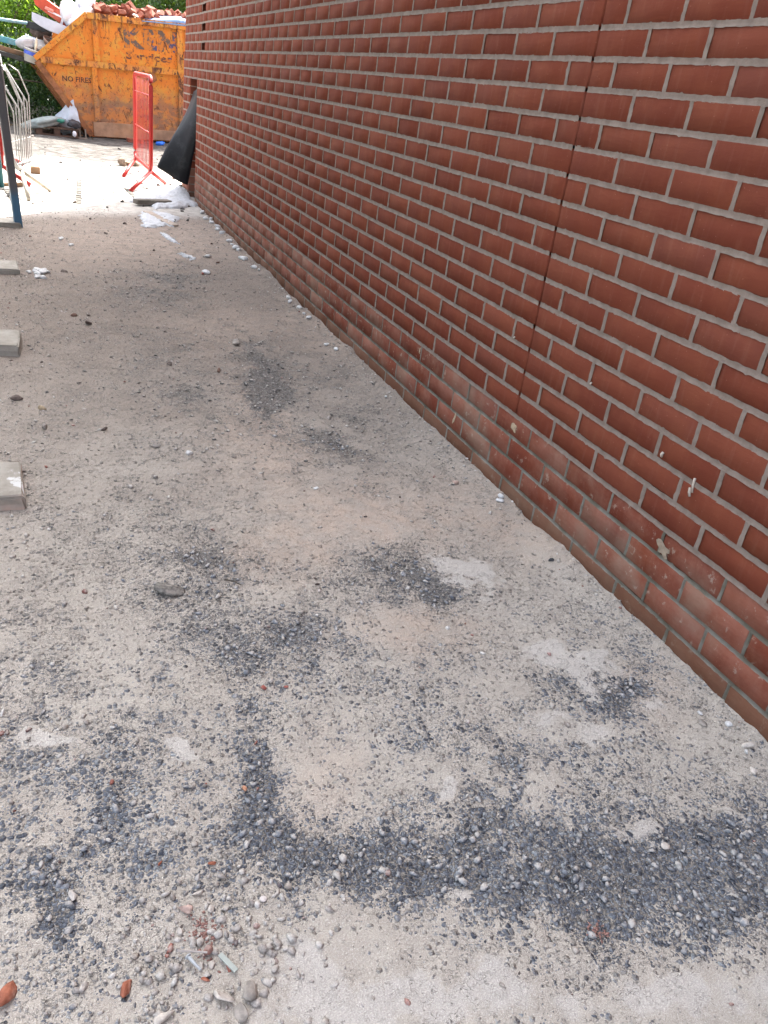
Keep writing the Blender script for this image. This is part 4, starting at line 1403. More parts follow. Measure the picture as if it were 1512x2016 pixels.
FM, FW = foot_mat('weathered_concrete', False), foot_mat('painted_concrete', True)
feet = [((-1.555, 2.97), 0.24, 0.024, R(4), FM, 'grey concrete fence foot with white rubble at its end, third along the left edge'),
        ((-1.545, 1.44), 0.24, 0.038, R(-2), FM, 'plain grey concrete fence foot half way up the left edge'),
        ((-1.515, 0.045), 0.25, 0.038, R(3), FW, 'concrete fence foot splashed with white paint, nearest on the left edge'),
        ((-1.56, 4.42), 0.22, 0.026, R(5), FM, 'dusty concrete fence foot under the leaning blue footed post')]
for (x, y), dp, h, a, mt, lab in feet:
    bm = bmesh.new()
    bmesh.ops.create_cube(bm, size=1)
    for v in bm.verts:
        top = v.co.z > 0
        v.co = Vector(((v.co.x - 0.5) * 0.62 - (0.006 if top and v.co.x > 0 else 0), (v.co.y + 0.5) * dp, (v.co.z + 0.5) * h - (0 if top else 0.03)))
    bmesh.ops.bevel(bm, geom=bm.edges[:], offset=0.006, segments=2, affect='EDGES')
    bmesh.ops.subdivide_edges(bm, edges=bm.edges[:], cuts=2, use_grid_fill=True)
    for v in bm.verts:
        v.co += Vector(RNG.normal(0, 0.0018, 3))
    me = bpy.data.meshes.new('concrete_foot')
    bm.to_mesh(me)
    bm.free()
    o = link('concrete_foot', me, mt)
    o.location = (x, y, gz1(x - 0.2, y + 0.1) + 0.004)
    o.rotation_euler = (0, 0, a)
    tag(o, lab, 'fence foot', 'concrete feet of the site fence')

# ------------------------------------------------------------------ black plastic sheet hanging out of the opening
nu, nv_ = 14, 26
vs = []


def bez(p, t):
    p = [Vector(q) for q in p]
    while len(p) > 1:
        p = [a.lerp(b, t) for a, b in zip(p[:-1], p[1:])]
    return p[0]


for j in range(nv_):
    t = j / (nv_ - 1)
    lft = bez([(0.03, 6.80, 0.99), (-0.015, 6.80, 0.80), (-0.20, 6.72, 0.56), (-0.335, 6.62, 0.285)], t)
    rgt = bez([(0.055, 6.47, 1.06), (0.03, 6.46, 0.78), (-0.005, 6.47, 0.60), (-0.085, 6.52, 0.155)], t)
    for i in range(nu):
        u = i / (nu - 1)
        p = lft.lerp(rgt, u)
        p += Vector((0.5, 0.8, 0.1)) * (0.010 * math.sin(math.pi * u) * (0.3 + 0.7 * t)) * -1
        p += Vector((0.004 * math.sin(7 * u + 5 * t), 0.006 * math.sin(9 * t + 4 * u), 0))
        if u > 0.8:
            p += Vector((0.035, 0.02, 0.0)) * ((u - 0.8) * 5 * (0.3 + 0.7 * t))
        vs.append(p)
fs = [(j * nu + i, j * nu + i + 1, (j + 1) * nu + i + 1, (j + 1) * nu + i) for j in range(nv_ - 1) for i in range(nu - 1)]
sm_ = NT('black_damp_proof_sheet')
P = sm_.coord()
c = sm_.mix(sm_.mr(sm_.noise(P, 9, 6, 0.65), 0.48, 0.72), (0.006, 0.0065, 0.008), (0.020, 0.021, 0.023))
o = MB().add(vs, fs).build('plastic_sheet', sm_.fin(c, 0.5, sm_.bump(sm_.noise(P, 14, 4), 0.25, 0.01), 0.18), None, True)
md = o.modifiers.new('thickness', 'SOLIDIFY')
md.thickness = 0.003
tag(o, 'stiff black plastic sheet hanging out of the opening in the brick wall', 'sheet')


# ------------------------------------------------------------------ spilled white mortar
def white_mat(name, a, b):
    m = NT(name)
    P = m.pos()
    c = m.mix(m.mr(m.noise(P, 35, 6, 0.7), 0.32, 0.66), a, b)
    c = m.mix(m.math('MULTIPLY', m.mr(m.noise(P, 12, 6, 0.7), 0.55, 0.72), 0.45), c, (0.36, 0.32, 0.28))
    return m.fin(c, 0.92, m.bump(m.noise(P, 110, 5, 0.7), 0.8, 0.008), 0.2)


MAT_WHITE = white_mat('white_mortar', (0.40, 0.41, 0.43), (0.56, 0.57, 0.59))


def mound(name, poly, h, label, cat, seed, res=0.02, edge=0.10, mat=None, peak=None, group=None):
    P = np.array(poly, float)
    x0, y0 = P.min(0) - 0.02
    x1, y1 = P.max(0) + 0.02
    X, Y = np.meshgrid(np.arange(x0, x1, res), np.arange(y0, y1, res))
    sc_ = 0.12 if edge > 0.08 else 0.05
    Xw = X + 0.08 * (fbm(X, Y, sc_, seed, 5, 0.65) - 0.5)
    Yw = Y + 0.17 * (fbm(X, Y, sc_, seed + 9, 5, 0.65) - 0.5)
    ins = np.zeros(X.shape, bool)
    dist = np.full(X.shape, 9.0)
    for a, b in zip(P, np.roll(P, -1, 0)):
        c = (a[1] > Yw) != (b[1] > Yw)
        with np.errstate(divide='ignore', invalid='ignore'):
            xi = (b[0] - a[0]) * (Yw - a[1]) / (b[1] - a[1]) + a[0]
        ins ^= c & (Xw < xi)
        d = b - a
        t = np.clip(((Xw - a[0]) * d[0] + (Yw - a[1]) * d[1]) / (d @ d), 0, 1)
        dist = np.minimum(dist, np.hypot(Xw - a[0] - t * d[0], Yw - a[1] - t * d[1]))
    s = np.where(ins, dist, -dist)
    prof = np.clip(s / edge, 0, 1) ** 0.6
    n = fbm(X, Y, 0.10, seed + 3, 5, 0.6)
    Z = gz(X, Y) + prof * h * (0.35 + 1.1 * n) + 0.003
    if peak is not None:
        Z = Z + prof * peak[3] * np.exp(-(((X - peak[0]) / peak[2]) ** 2 + ((Y - peak[1]) / peak[2]) ** 2)) * (0.7 + 0.6 * n)
    Z = np.where(s > 0, Z, gz(X, Y) - 0.012)
    ny, nx = X.shape
    i = np.arange(nx * ny).reshape(ny, nx)
    keep = (s > -res * 1.5)
    kq = keep[:-1, :-1] & keep[:-1, 1:] & keep[1:, 1:] & keep[1:, :-1]
    F = np.stack([i[:-1, :-1], i[:-1, 1:], i[1:, 1:], i[1:, :-1]], -1)[kq]
    used, inv = np.unique(F, return_inverse=True)
    V = np.stack([X, Y, Z], -1).reshape(-1, 3)[used]
    o = link(name, mesh_np(name, V, inv.reshape(F.shape), True), mat or MAT_WHITE)
    return tag(o, label, cat, group)


mound('mortar_heap', [(-0.66, 6.16), (-0.55, 6.55), (-0.30, 6.95), (-0.16, 7.28), (-0.02, 7.3), (-0.002, 6.9), (-0.002, 6.25), (-0.17, 6.05), (-0.30, 5.92), (-0.46, 5.84), (-0.46, 6.0), (-0.36, 6.12)], 0.042,
      'big white heap of spilled mortar at the foot of the wall under the black sheet', 'mortar', 101, 0.014, 0.09, peak=(-0.04, 6.75, 0.13, 0.10))
mound('mortar_spill', [(-0.60, 5.67), (-0.55, 5.52), (-0.47, 5.18), (-0.44, 5.02), (-0.53, 4.93), (-0.60, 4.86), (-0.68, 4.87), (-0.66, 5.0), (-0.63, 5.35)], 0.016,
      'flat white mortar spill in front of the plank, on its left side', 'mortar', 111, 0.012, 0.05)
mound('mortar_spill', [(-0.49, 5.72), (-0.36, 5.60), (-0.30, 5.42), (-0.34, 5.22), (-0.40, 5.22), (-0.42, 4.98), (-0.465, 5.0), (-0.47, 5.25), (-0.50, 5.5)], 0.018,
      'flat white mortar spill between the big heap and the wall', 'mortar', 121, 0.012, 0.05)
mound('mortar_spill', [(-0.555, 4.62), (-0.52, 4.60), (-0.47, 4.35), (-0.465, 4.20), (-0.52, 4.24), (-0.56, 4.40)], 0.014, 'lone white wedge of mortar on the dirt short of the two spills', 'mortar', 131, 0.009, 0.04)
mound('mortar_spill', [(-0.54, 3.85), (-0.49, 3.84), (-0.45, 3.70), (-0.45, 3.655), (-0.49, 3.70), (-0.53, 3.79)], 0.012, 'small white flake of mortar nearest the camera, by the dark tarmac patch', 'mortar', 141, 0.007, 0.03)
beam('plank', (-0.61, 6.03, 0.028), (-0.28, 6.16, 0.03), 0.09, 0.042, MAT_GREYWOOD, 'short grey plank end sticking out from under the white mortar heap', 'plank')
beam('plank', (-0.55, 5.60, 0.008), (-0.40, 5.00, 0.008), 0.075, 0.012, plain('dusty_plank', (0.34, 0.28, 0.23), 0.95, 0.2, 12), 'dusty thin plank lying between the two white mortar spills', 'plank')
beam('batten', (-1.98, 6.18, 0.02), (-1.575, 6.56, 0.02), 0.03, 0.035, MAT_WOOD, 'brown timber batten on the ground behind the leaning dark post', 'batten')
beam('wood_block', (-1.50, 7.62, 0.035), (-1.405, 7.62, 0.035), 0.10, 0.075, MAT_WOOD, 'small wooden block beyond the end of the bent barrier', 'block')
# dirt-filled joints between the yard slabs, laid as rows of small blocks
MAT_JOINT_DIRT = plain('joint_dirt', (0.085, 0.078, 0.068), 0.9, 0.3, 14, bump=0.5)
for x0, y0, n, lean, lab in ((-1.07, 6.65, 20, 0.05, 'narrow dirt filled slab joint in the middle of the pale yard'), (-0.575, 6.75, 10, -0.05, 'short dirt filled slab joint beside the leg of the red barrier'), (-1.70, 6.20, 12, -0.12, 'dirt filled slab joint behind the leaning dark post')):
    dr = thing('slab_joint', lab, 'paving strip', (x0, y0, 0))
    for k in range(n):
        y = (k - n / 2) * 0.0815
        x = lean * y
        h = gz1(x0 + x, y0 + y)
        MB().box(x - 0.024, x + 0.024, y - 0.036, y + 0.036, h - 0.03, h + 0.006 + 0.003 * (k % 3), 0.006).build('joint_fill', MAT_JOINT_DIRT, dr)

# rubble behind the barrier
for k, (x, y, r, lab) in enumerate(((-0.44, 9.32, 0.085, 'largest grey rubble lump on the yard behind the red barrier'), (-0.26, 9.42, 0.065, 'second rubble lump seen just through the barrier bars'), (-0.12, 9.5, 0.05, 'small rubble lump seen right of the barrier foot'), (-0.355, 9.45, 0.05, 'squat rubble lump between the two larger ones behind the barrier'))):
    o = link('rubble_lump', lump_mesh('rubble_lump', (r * 1.2, r, r), 150 + k, 0.8, 2, 0.3, chip=True), plain('rubble_lump', (0.25, 0.19, 0.135), 0.95, 0.35, 20, bump=0.6))
    o.location = (x, y, gz1(x, y) + r * 0.45)
    tag(o, lab, 'rubble')

# ------------------------------------------------------------------ small things lying on the ground
MAT_CHALK = white_mat('white_lump', (0.46, 0.46, 0.46), (0.66, 0.66, 0.66))
lumpm = [lump_mesh('mortar_lump', (1, 1, 1), 170 + k, 0.7, 2, 0.35, chip=(k % 2 == 0)) for k in range(4)]
WH = [(-0.030, 5.79, .035), (-0.06, 5.45, .022), (-0.025, 5.42, .026), (-0.03, 5.33, .022), (-0.035, 5.01, .034), (-0.05, 4.93, .02), (-0.05, 4.75, .03), (-0.055, 4.43, .022), (-0.058, 4.30, .018), (-0.06, 4.17, .026), (-0.045, 4.10, .022), (-0.08, 3.80, .026), (-0.09, 3.76, .018),
      (-0.078, 3.47, .02), (-0.06, 3.38, .016), (-0.046, 2.66, .015), (-0.06, 2.58, .018), (-0.04, 2.44, .016), (-0.05, 2.30, .012), (-0.05, 2.20, .014), (-0.10, 1.70, .014), (-0.08, 1.60, .012), (-0.030, -0.065, .013), (-0.045, -0.09, .010), (-0.07, 0.92, .010), (-0.05, -1.20, .008), (-0.075, -1.28, .006), (-0.09, -1.15, .005)]
for k, (x, y, r) in enumerate(WH):
    o = bpy.data.objects.new('mortar_lump', lumpm[k % 4])
    COL.objects.link(o)
    if not lumpm[k % 4].materials:
        lumpm[k % 4].materials.append(MAT_CHALK)
    o.scale = (r, r * 1.2, r * 0.9)
    o.rotation_euler = (0, 0, k * 1.3)
    o.location = (x, y, gz1(x, y) + r * 0.35)
    tag(o, 'small white mortar crumb on the dirt along the foot of the brick wall', 'mortar crumb', 'white mortar crumbs along the foot of the wall')
scr = [(-0.34, 3.76, .030, 'white mortar scrap on the dirt between the nearest flake and the wall'), (-0.44, 3.26, .026, 'round white lump with a red chip beside it, on the dirt'), (-1.012, 0.366, .015, 'lone white lump in the middle of the alley'), (-0.648, 0.073, .007, 'tiny white chip on the bare sand near the wall'),
       (-1.31, 4.08, .026, 'white flake on the dirt right of the leaning post'), (-1.25, 3.92, .018, 'smaller white flake just short of the one by the leaning post'), (-1.41, 3.06, .02, 'white flake right of the rubble by the third fence foot'), (-1.59, 0.17, .008, 'white lump beside the paint splashed fence foot')]
for k, (x, y, r, lab) in enumerate(scr):
    o = bpy.data.objects.new('white_scrap', lumpm[k % 4])
    COL.objects.link(o)
    o.scale = (r * 1.3, r, r * 0.7)
    o.rotation_euler = (0, 0, k * 2.1)
    o.location = (x, y, gz1(x, y) + r * 0.3)
    tag(o, lab, 'mortar scrap')
for k in range(14):
    x, y = -1.52 + 0.11 * RNG.random(), 2.88 + 0.24 * RNG.random()
    r = RNG.uniform(0.010, 0.024)
    o = bpy.data.objects.new('plaster_crumb', lumpm[k % 4])
    COL.objects.link(o)
    o.scale = (r * 1.3, r, r * 0.7)
    o.rotation_euler = (0, 0, k)
    o.location = (x, y, gz1(x, y) + r * 0.3)
    tag(o, 'pale plaster crumb spilled at the end of the third concrete fence foot', 'plaster crumb', 'plaster crumbs by the fence foot')

# stones: (x, y, size, colour, label)
DK, BR, GY, OR, PL, PK, BK = (0.10, 0.075, 0.065), (0.17, 0.10, 0.075), (0.27, 0.245, 0.22), (0.30, 0.105, 0.062), (0.47, 0.43, 0.39), (0.46, 0.33, 0.28), (0.045, 0.048, 0.055)
STN = [(-1.321, 3.10, .024, DK, 'dark brown round stone lying alone right of the third fence foot'),
       (-1.245, 1.95, .028, DK, 'dark angular triangular stone on the dusty left side of the alley'),
       (-1.235, 2.09, .014, DK, 'small dark stone just behind the triangular one'),
       (-1.31, 2.08, .020, BR, 'flat brown stone with a pale top left of the triangular stone'),
       (-0.74, 1.273, .018, BR, 'brown stone at the edge of the dark tarmac strip half way up'),
       (-0.937, 1.363, .018, DK, 'dark flat stone left of the middle of the alley'),
       (-1.545, 0.92, .026, DK, 'dark stone at the left edge between the first two fence feet'),
       (-1.459, 0.63, .022, GY, 'grey flat stone by white specks near the first fence foot'),
       (-1.468, 0.82, .022, (0.36, 0.28, 0.18), 'yellowish stone in the dust above the first fence foot'),
       (-1.27, 0.60, .014, DK, 'small dark stone right of the grey flat stone'),
       (-0.576, 1.68, .034, GY, 'grey stone pair at the head of the dark tarmac strip'),
       (-1.115, 0.45, .018, GY, 'grey flake just behind the lone white lump'),
       (-0.137, 0.074, .018, PK, 'pinkish grey stone close to the wall beside the swept patch'),
       (-0.945, -0.767, .010, GY, 'small grey stone in the sand below the tarmac lump'),
       (-0.083, -0.478, .011, BK, 'small black pebble near the foot of the wall'),
       (-1.075, -0.497, .013, PL, 'pale pebble just right of the broken tarmac lump'),
       (-1.318, -0.499, .008, PL, 'small pale pebble left of the broken tarmac lump'),
       (-1.384, -1.439, .0165, OR, 'long orange brick chip upright at the bottom of the picture'),
       (-1.536, -1.402, .024, OR, 'orange brick fragment in the bottom left corner'),
       (-1.285, -1.338, .0185, PK, 'pinkish stone topping the rubble at bottom left'),
       (-1.262, -1.315, .010, PL, 'pale chip just above the pinkish stone'),
       (-1.247, -1.345, .010, PL, 'pale chip just right of the pinkish stone'),
       (-1.447, -1.271, .015, PL, 'lone pale angular stone on the blue grey gravel'),
       (-1.155, -1.286, .008, PL, 'small pale pebble at the end of the pebble line'),
       (-1.219, -1.492, .020, GY, 'buried buff stone right of the fine rubble'),
       (-1.262, -1.487, .022, PL, 'rough pale ribbed stone at the bottom of the fine rubble'),
       (-1.339, -1.495, .020, PL, 'white pebble at the bottom edge beside the blue gravel'),
       (-1.238, -1.520, .016, GY, 'buff stone at the very bottom edge of the rubble'),
       (-1.276, -1.455, .0085, OR, 'small orange chip above the ribbed stone'),
       (-1.263, -1.437, .012, PL, 'smooth pale pebble in the fine rubble below the twigs'),
       (-1.298, -1.372, .010, PL, 'flat buff stone left of the pinkish stone'),
       (-1.231, -1.266, .0085, OR, 'orange red chip above the rubble spill'),
       (-1.313, -1.244, .0055, OR, 'tiny orange chip on the blue grey gravel at left'),
       (-1.047, -0.854, .008, (0.30, 0.09, 0.07), 'dark red chip left of the tarmac pebble line'),
       (-0.998, -0.862, .0065, (0.30, 0.09, 0.07), 'smaller dark red chip right of its neighbour above the pebble line'),
       (-1.212, -1.096, .005, (0.30, 0.10, 0.07), 'tiny red chip in the sand by the blue gravel'),
       (-1.146, -1.118, .007, (0.46, 0.24, 0.15), 'orange buff chip beside the dark pebbles'),
       (-0.06, -1.27, .018, PL, 'pale stone against the foot of the wall at right'),
       (-0.10, -1.33, .016, PL, 'buff stone by the wall near the right edge'),
       (-0.11, -1.18, .012, GY, 'grey stone by the wall just above the buff ones'),
       (-0.425, -1.442, .014, PL, 'pale stone on the darkest tarmac at right'),
       (-0.433, -1.05, .011, PL, 'pale chipped stone in the sand near the light cement patch'),
       (-0.809, -0.453, .006, DK, 'tiny dark stone on the sand in mid alley'),
       (-0.812, -0.48, .006, DK, 'tiny dark stone just below the other on the sand'),
       (-0.70, 3.9, .016, DK, 'dark stone left of the white wedge of mortar'),
       (-0.98, 4.45, .018, DK, 'dark stone right of the leaning post on the dirt'),
       (-0.80, 4.95, .020, DK, 'dark stone left of the flat white spill'),
       (-1.06, 5.05, .016, DK, 'dark stone at the edge of the sunlight'),
       (-0.30, 3.6, .018, BR, 'brown stone near the white scraps by the wall'),
       (-0.22, 4.3, .016, DK, 'dark stone short of the wall foot by the crumbs'),
       (-0.47, 3.23, .020, (0.26, 0.08, 0.06), 'red brick chip touching the round white lump')]
sm_cache = {}
for k, (x, y, r, colr, lab) in enumerate(STN):
    if colr not in sm_cache:
        sm_cache[colr] = plain('stone', colr, 0.9, 0.28, 45, bump=0.6, dirt=(0.36, 0.31, 0.27), dirt_amt=0.55)
    o = link('brick_chip' if 'brick' in lab else 'stone', lump_mesh('stone', (r * 1.15, r * (0.62 if k % 3 else 0.85), r), 400 + k, 0.62, 2, 0.22, 1.5, chip=True), sm_cache[colr])
    o.location = (x, y, gz1(x, y) + r * 0.22)
    o.rotation_euler = (0.1, 0.1, k * 1.1)
    if y < -1.2:
        o.scale = (0.85, 0.85, 0.75)
    if 'upright at the bottom' in lab:
        o.rotation_euler = (0.1, 0.1, 1.35)
        o.scale = (1.3, 0.8, 1)
    tag(o, lab, 'brick chip' if 'brick' in lab else 'stone')
# broken lump of tarmac
tl = link('tarmac_lump', lump_mesh('tarmac_lump', (0.052, 0.026, 0.02), 480, 0.8, 3, 0.30, 3.0, chip=True), plain('tarmac_lump', (0.16, 0.15, 0.135), 0.95, 0.5, 120, bump=1.0, dirt=(0.38, 0.34, 0.30)))
tl.location = (-1.195, -0.452, gz1(-1.195, -0.452) + 0.005)
tl.rotation_euler = (0, 0, -0.35)
tag(tl, 'broken lump of crumbly tarmac on the sand at left of centre', 'tarmac lump')
# twigs, screw, offcuts
tw = MB().tube([(-1.046, -0.426, gz1(-1.046, -0.426) + 0.004), (-1.028, -0.440, gz1(-1.03, -0.44) + 0.006), (-1.010, -0.457, gz1(-1.01, -0.457) + 0.004)], 0.0022, 6, r2=0.0012).build('twig', plain('dark_twig', (0.06, 0.05, 0.04), 0.9))
tag(tw, 'thin dark twig lying on the sand right of the tarmac lump', 'twig')
zb = gz1(-1.28, -1.42) + 0.012
tw = MB().tube([(-1.308, -1.408, zb), (-1.268, -1.424, zb + 0.002)], 0.0016, 6).build('twig', plain('pale_twig', (0.36, 0.33, 0.31), 0.9))
tag(tw, 'thin pale twig lying across the fine rubble at bottom left', 'twig')
wp = thing('wall_plug', 'pale blue plastic wall plug lying below the pale twig', 'wall plug', (-1.287, -1.436, zb), (0, R(88), R(-62)))
MB().tube([(0, 0, -0.016), (0, 0, 0.012)], 0.0028, 7, r2=0.0018).build('shank', plain('pale_blue_plastic', (0.34, 0.36, 0.38), 0.5), wp)
MB().tube([(0, 0, -0.018), (0, 0, -0.0162)], 0.0048, 8).build('collar', plain('pale_blue_collar', (0.34, 0.36, 0.38), 0.5), wp)
o = beam('plastic_offcut', (-1.250, -1.428, zb - 0.004), (-1.232, -1.460, zb - 0.004), 0.0075, 0.003, plain('mint_plastic', (0.33, 0.36, 0.335), 0.9), 'small mint green plastic offcut in the fine rubble', 'offcut')
o = link('plastic_disc', mesh_np('plastic_disc', *ico(2)), plain('white_cap', (0.50, 0.46, 0.44), 0.7))
o.scale = (0.0065, 0.006, 0.0028)
o.location = (-1.166, -1.352, gz1(-1.166, -1.352) + 0.003)
tag(o, 'round white disc lying on the dust right of the rubble', 'disc')
# dark red brick dust, crushed in
for k, (x, y, sx, sy, lab) in enumerate(((-1.262, -1.385, .022, .030, 'patch of crushed dark red brick beside the fine rubble'), (-0.655, -1.555, .014, .020, 'smaller patch of crushed red brick at the bottom of the dark tarmac'))):
    n = 120 if k == 0 else 45
    pp = np.stack([RNG.normal(x, sx * 0.6, n), RNG.normal(y, sy * 0.6, n)], -1)
    o = link('crushed_brick', scatter('crushed_brick', pp, 0.0013 + 0.0022 * RNG.random(n), 0.40, 0.70, 1, 500 + k, 0.35), plain('crushed_brick', (0.24, 0.135, 0.115), 0.95, 0.35, 200))
    tag(o, lab, 'crushed brick', kind='stuff')

# ------------------------------------------------------------------ greenery
def leaf_mat(name, stops, trans=0.35):
    m = NT(name)
    c = m.ramp(m.rnd(), stops)
    p = m.p
    m.set(p.inputs['Base Color'], c)
    p.inputs['Roughness'].default_value = 0.45
    p.inputs['Specular IOR Level'].default_value = 0.35
    tr = m.n('BsdfTranslucent')
    m.set(tr.inputs[0], m.mix(0.5, c, (0.26, 0.42, 0.03)))
    mx = m.n('MixShader')
    mx.inputs[0].default_value = trans
    m.t.links.new(p.outputs[0], mx.inputs[1])
    m.t.links.new(tr.outputs[0], mx.inputs[2])
    m.t.links.new(mx.outputs[0], m.out.inputs[0])
    return m.m


def leaves(name, pts, size, seed, mat, parent, droop=0.5):
    rng = np.random.default_rng(seed)
    n = len(pts)
    base = np.array([(-0.5, 0, 0), (-0.15, 0.26, 0.05), (0.5, 0, -0.06), (-0.15, -0.26, 0.05), (0.02, 0, -0.02)])
    F0 = np.array([(0, 4, 1), (1, 4, 2), (2, 4, 3), (3, 4, 0)])
    a = rng.uniform(0, 2 * math.pi, n)
    e = rng.normal(-droop, 0.5, n)
    ro = rng.normal(0, 0.7, n)
    dx = np.stack([np.cos(a) * np.cos(e), np.sin(a) * np.cos(e), np.sin(e)], -1)
    up = np.array([0, 0, 1.0])
    dy = np.cross(up, dx)
    dy /= np.linalg.norm(dy, axis=1, keepdims=True) + 1e-9
    dz = np.cross(dx, dy)
    dy2 = dy * np.cos(ro)[:, None] + dz * np.sin(ro)[:, None]
    dz2 = np.cross(dx, dy2)
    s = size * rng.uniform(0.6, 1.25, n)
    V = (base[None, :, 0, None] * dx[:, None] + base[None, :, 1, None] * dy2[:, None] + base[None, :, 2, None] * dz2[:, None]) * s[:, None, None] + pts[:, None]
    F = (F0[None] + (np.arange(n) * 5)[:, None, None]).reshape(-1, 3)
    return link(name, mesh_np(name, V.reshape(-1, 3), F, True), mat, parent)


def clumpy(n, box, clumps, spread, seed, shell=None):
    """points gathered round random twigs inside a box"""
    rng = np.random.default_rng(seed)
    lo, hi = np.array(box[0]), np.array(box[1])
    c = lo + (hi - lo) * rng.random((clumps, 3))
    k = rng.integers(0, clumps, n)
    return c[k] + rng.normal(0, 1, (n, 3)) * np.array(spread) * (0.5 + rng.random((clumps, 1))[k])


def branches(name, segs, mat, parent):
    mb = MB()
    for p, q, r0, r1 in segs:
        p, q = Vector(p), Vector(q)
        mid = (p + q) / 2 + Vector(RNG.normal(0, 0.05, 3))
        mb.tube([p, mid, q], r0, 6, r2=r1)
    return mb.build(name, mat, parent, True)


MAT_BARK = plain('bark', (0.085, 0.065, 0.05), 0.95, 0.3, 20, bump=0.6)
DKG = [(0.0, (0.012, 0.028, 0.012)), (0.4, (0.022, 0.055, 0.020)), (0.75, (0.034, 0.085, 0.030)), (0.95, (0.055, 0.12, 0.045)), (1.0, (0.14, 0.19, 0.12))]
MDG = [(0.0, (0.018, 0.045, 0.012)), (0.5, (0.035, 0.085, 0.022)), (1.0, (0.065, 0.14, 0.035))]
LTG = [(0.0, (0.05, 0.12, 0.014)), (0.5, (0.16, 0.30, 0.03)), (1.0, (0.30, 0.44, 0.06))]
MAT_IVY, MAT_TREE, MAT_LIME = leaf_mat('hedge_leaf', DKG, 0.22), leaf_mat('tree_leaf', MDG, 0.3), leaf_mat('bright_leaf', LTG, 0.6)

hd = thing('hedge', 'dark green overgrown hedge behind the skip and pallet', 'hedge', (0, 15, 0))
pts = np.concatenate([clumpy(15000, ((-2.9, 14.55, 0.0), (1.6, 15.3, 1.25)), 420, (0.11, 0.09, 0.10), 1),
                      clumpy(9000, ((-2.9, 15.0, 0.0), (2.2, 16.0, 1.5)), 240, (0.14, 0.12, 0.14), 2)])
pts[:, 2] = np.abs(pts[:, 2])
leaves('foliage', pts - np.array([0, 15, 0]), 0.062, 3, MAT_IVY, hd, 0.5)
segs = []
for k in range(26):
    x = -2.8 + 0.18 * k + RNG.normal(0, 0.06)
    segs.append(((x, 0.3, 0.0), (x + RNG.normal(0, 0.2), 0.1 + RNG.normal(0, 0.15), RNG.uniform(0.8, 1.5)), 0.016, 0.006))
segs.append(((-1.75, -0.45, 0.66), (-0.75, -0.45, 0.55), 0.014, 0.008))
branches('stem', segs, MAT_BARK, hd)

tr = thing('dark_tree', 'dark green tree rising behind the brick heap of the skip', 'tree', (1.6, 17.0, 0))
o3 = np.array([1.6, 17.0, 0])
pts = np.concatenate([clumpy(20000, ((-1.25, 15.6, 1.1), (2.4, 16.8, 2.9)), 420, (0.14, 0.14, 0.12), 4),
                      clumpy(9000, ((0.7, 16.2, 2.7), (4.8, 19.4, 7.4)), 260, (0.30, 0.30, 0.26), 5)])
leaves('crown', pts - o3, 0.085, 6, MAT_TREE, tr, 0.4)
segs = [((0, 0, 0), (0.1, 0, 2.2), 0.16, 0.11), ((0.1, 0, 2.1), (0.2, 0.1, 5.6), 0.11, 0.03)]
for k in range(12):
    z = 1.2 + 0.4 * k
    a = k * 2.4
    segs.append(((0.1, 0, z), (0.1 + 1.5 * math.cos(a), 0.9 * math.sin(a), z + 0.6), 0.035, 0.01))
branches('trunk', segs, MAT_BARK, tr)

sh = thing('bright_shrub', 'sunlit lime green shrub at the top left beyond the rubbish', 'shrub', (-2.2, 15.6, 0))
o3 = np.array([-2.2, 15.6, 0])
pts = np.concatenate([clumpy(13000, ((-3.6, 15.2, 1.15), (-1.2, 16.3, 2.35)), 300, (0.13, 0.12, 0.10), 7),
                      clumpy(5000, ((-3.6, 15.9, 2.2), (-1.0, 16.6, 2.9)), 120, (0.16, 0.14, 0.12), 8)])
leaves('foliage', pts - o3, 0.070, 9, MAT_LIME, sh, 0.45)
segs = []
for k in range(9):
    a = k * 0.7
    segs.append(((0.1 * math.cos(a), 0.1 * math.sin(a), 0), (0.9 * math.cos(a), 0.4 * math.sin(a), 2.0), 0.03, 0.008))
branches('stem', segs, MAT_BARK, sh)

bt = thing('background_tree', 'shaded deep green tree filling the back behind the bright shrub', 'tree', (-2.6, 20, 0))
o3 = np.array([-2.6, 20, 0])
pts = clumpy(12000, ((-6.5, 17.6, 0.3), (0.8, 19.2, 3.3)), 260, (0.28, 0.25, 0.24), 10)
leaves('crown', pts - o3, 0.14, 12, leaf_mat('deep_leaf', DKG, 0.2), bt, 0.4)
branches('trunk', [((0, 0, 0), (0, 0, 2.8), 0.15, 0.05)] + [((0, 0, 1 + 0.3 * k), (1.8 * math.cos(k * 2.1), -0.9 + 0.5 * math.sin(k), 1.5 + 0.3 * k), 0.04, 0.01) for k in range(7)], MAT_BARK, bt)
hb = thing('far_hedge', 'tall clipped hedge closing the view at the very back', 'hedge', (0, 21, 0))
xs_, zs_ = np.linspace(-14, 14, 90), np.linspace(0, 4.2, 18)
X, Z = np.meshgrid(xs_, zs_)
Yh = 0.35 * fbm(X + 50, Z, 0.9, 7, 4)
i = np.arange(X.size).reshape(X.shape)
Fh = np.stack([i[:-1, :-1], i[:-1, 1:], i[1:, 1:], i[1:, :-1]], -1).reshape(-1, 4)
Vh = np.stack([X, Yh, Z], -1).reshape(-1, 3)
Vb = Vh.copy()
Vb[:, 1] = 1.2
Fa = np.concatenate([Fh, Fh[:, ::-1] + len(Vh)])
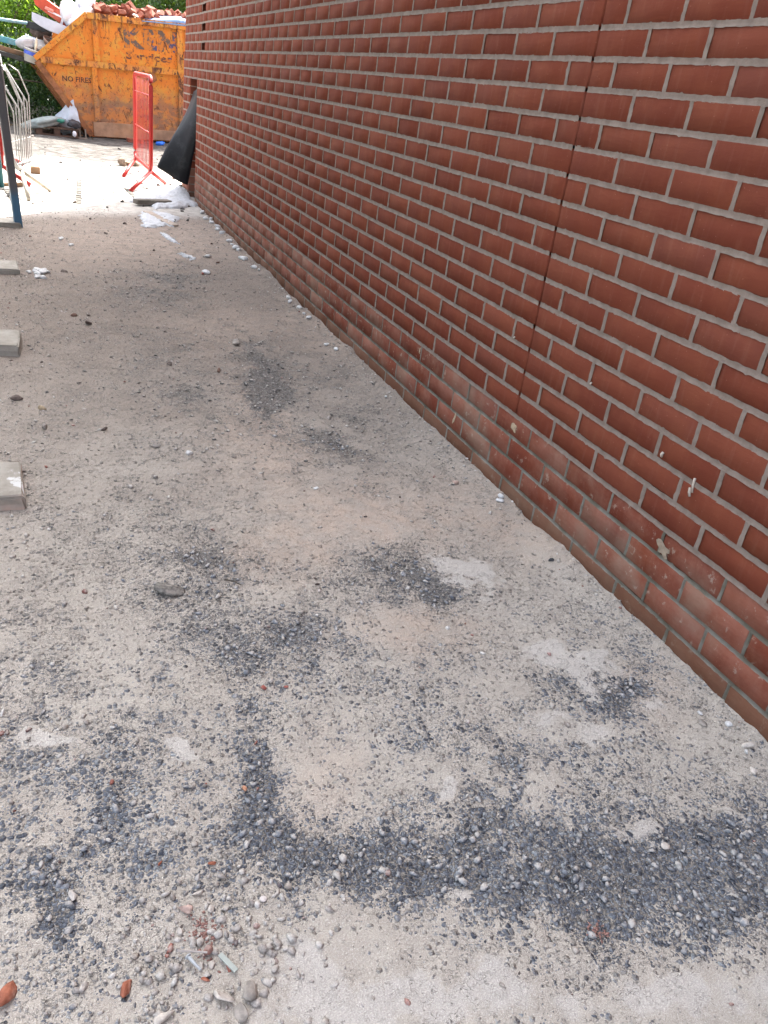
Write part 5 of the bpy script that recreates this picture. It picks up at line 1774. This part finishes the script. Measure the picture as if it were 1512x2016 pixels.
link('mass', mesh_np('mass', np.concatenate([Vh, Vb]), Fa, True), plain('hedge_mass', (0.02, 0.045, 0.018), 0.9, 0.6, 14), hb)
rp = np.random.default_rng(4)
pts = np.stack([rp.uniform(-9, 7, 9000), rp.normal(-0.1, 0.12, 9000), rp.uniform(0, 4.4, 9000)], -1)
leaves('foliage', pts, 0.16, 13, MAT_TREE, hb, 0.4)

# fallen leaf litter and weeds at the hedge foot
pts = np.stack([RNG.uniform(-2.4, 0.9, 700), RNG.normal(13.9, 0.45, 700), np.zeros(700)], -1)
pts[:, 2] = gz(pts[:, 0], pts[:, 1]) + 0.01
o = leaves('leaf_litter', pts, 0.05, 21, leaf_mat('dry_leaf', [(0.0, (0.07, 0.045, 0.03)), (1.0, (0.24, 0.17, 0.10))], 0.1), None, 0.0)
tag(o, kind='stuff')

# unseen hedge added left of the alley to keep sky light off the wall
sh2 = thing('added_shade_hedge', 'unseen hedge added beside the site fence to darken the brick wall', 'hedge', (-3.9, 0, 0))
ys_, zs_ = np.linspace(0.2, 5.0, 50), np.linspace(0, 7.0, 34)
Yg, Zg = np.meshgrid(ys_, zs_)
Xg = 0.5 * (fbm(Yg + 50, Zg, 1.1, 17, 4) - 0.5) - 0.25 * np.sin(Zg / 7.0 * math.pi * 0.5)
i = np.arange(Xg.size).reshape(Xg.shape)
Fh = np.stack([i[:-1, :-1], i[:-1, 1:], i[1:, 1:], i[1:, :-1]], -1).reshape(-1, 4)
Vh = np.stack([Xg, Yg, Zg], -1).reshape(-1, 3)
Vb = Vh.copy()
Vb[:, 0] = -1.4
link('mass', mesh_np('mass', np.concatenate([Vh, Vb]), np.concatenate([Fh, Fh[:, ::-1] + len(Vh)]), True), plain('added_shade_hedge_mass', (0.02, 0.045, 0.018), 0.9, 0.6, 14), sh2)
pts = np.stack([rp.normal(0.05, 0.14, 9000), rp.uniform(0.1, 5.1, 9000), rp.uniform(0, 7.2, 9000)], -1)
leaves('foliage', pts, 0.13, 33, MAT_IVY, sh2, 0.4)
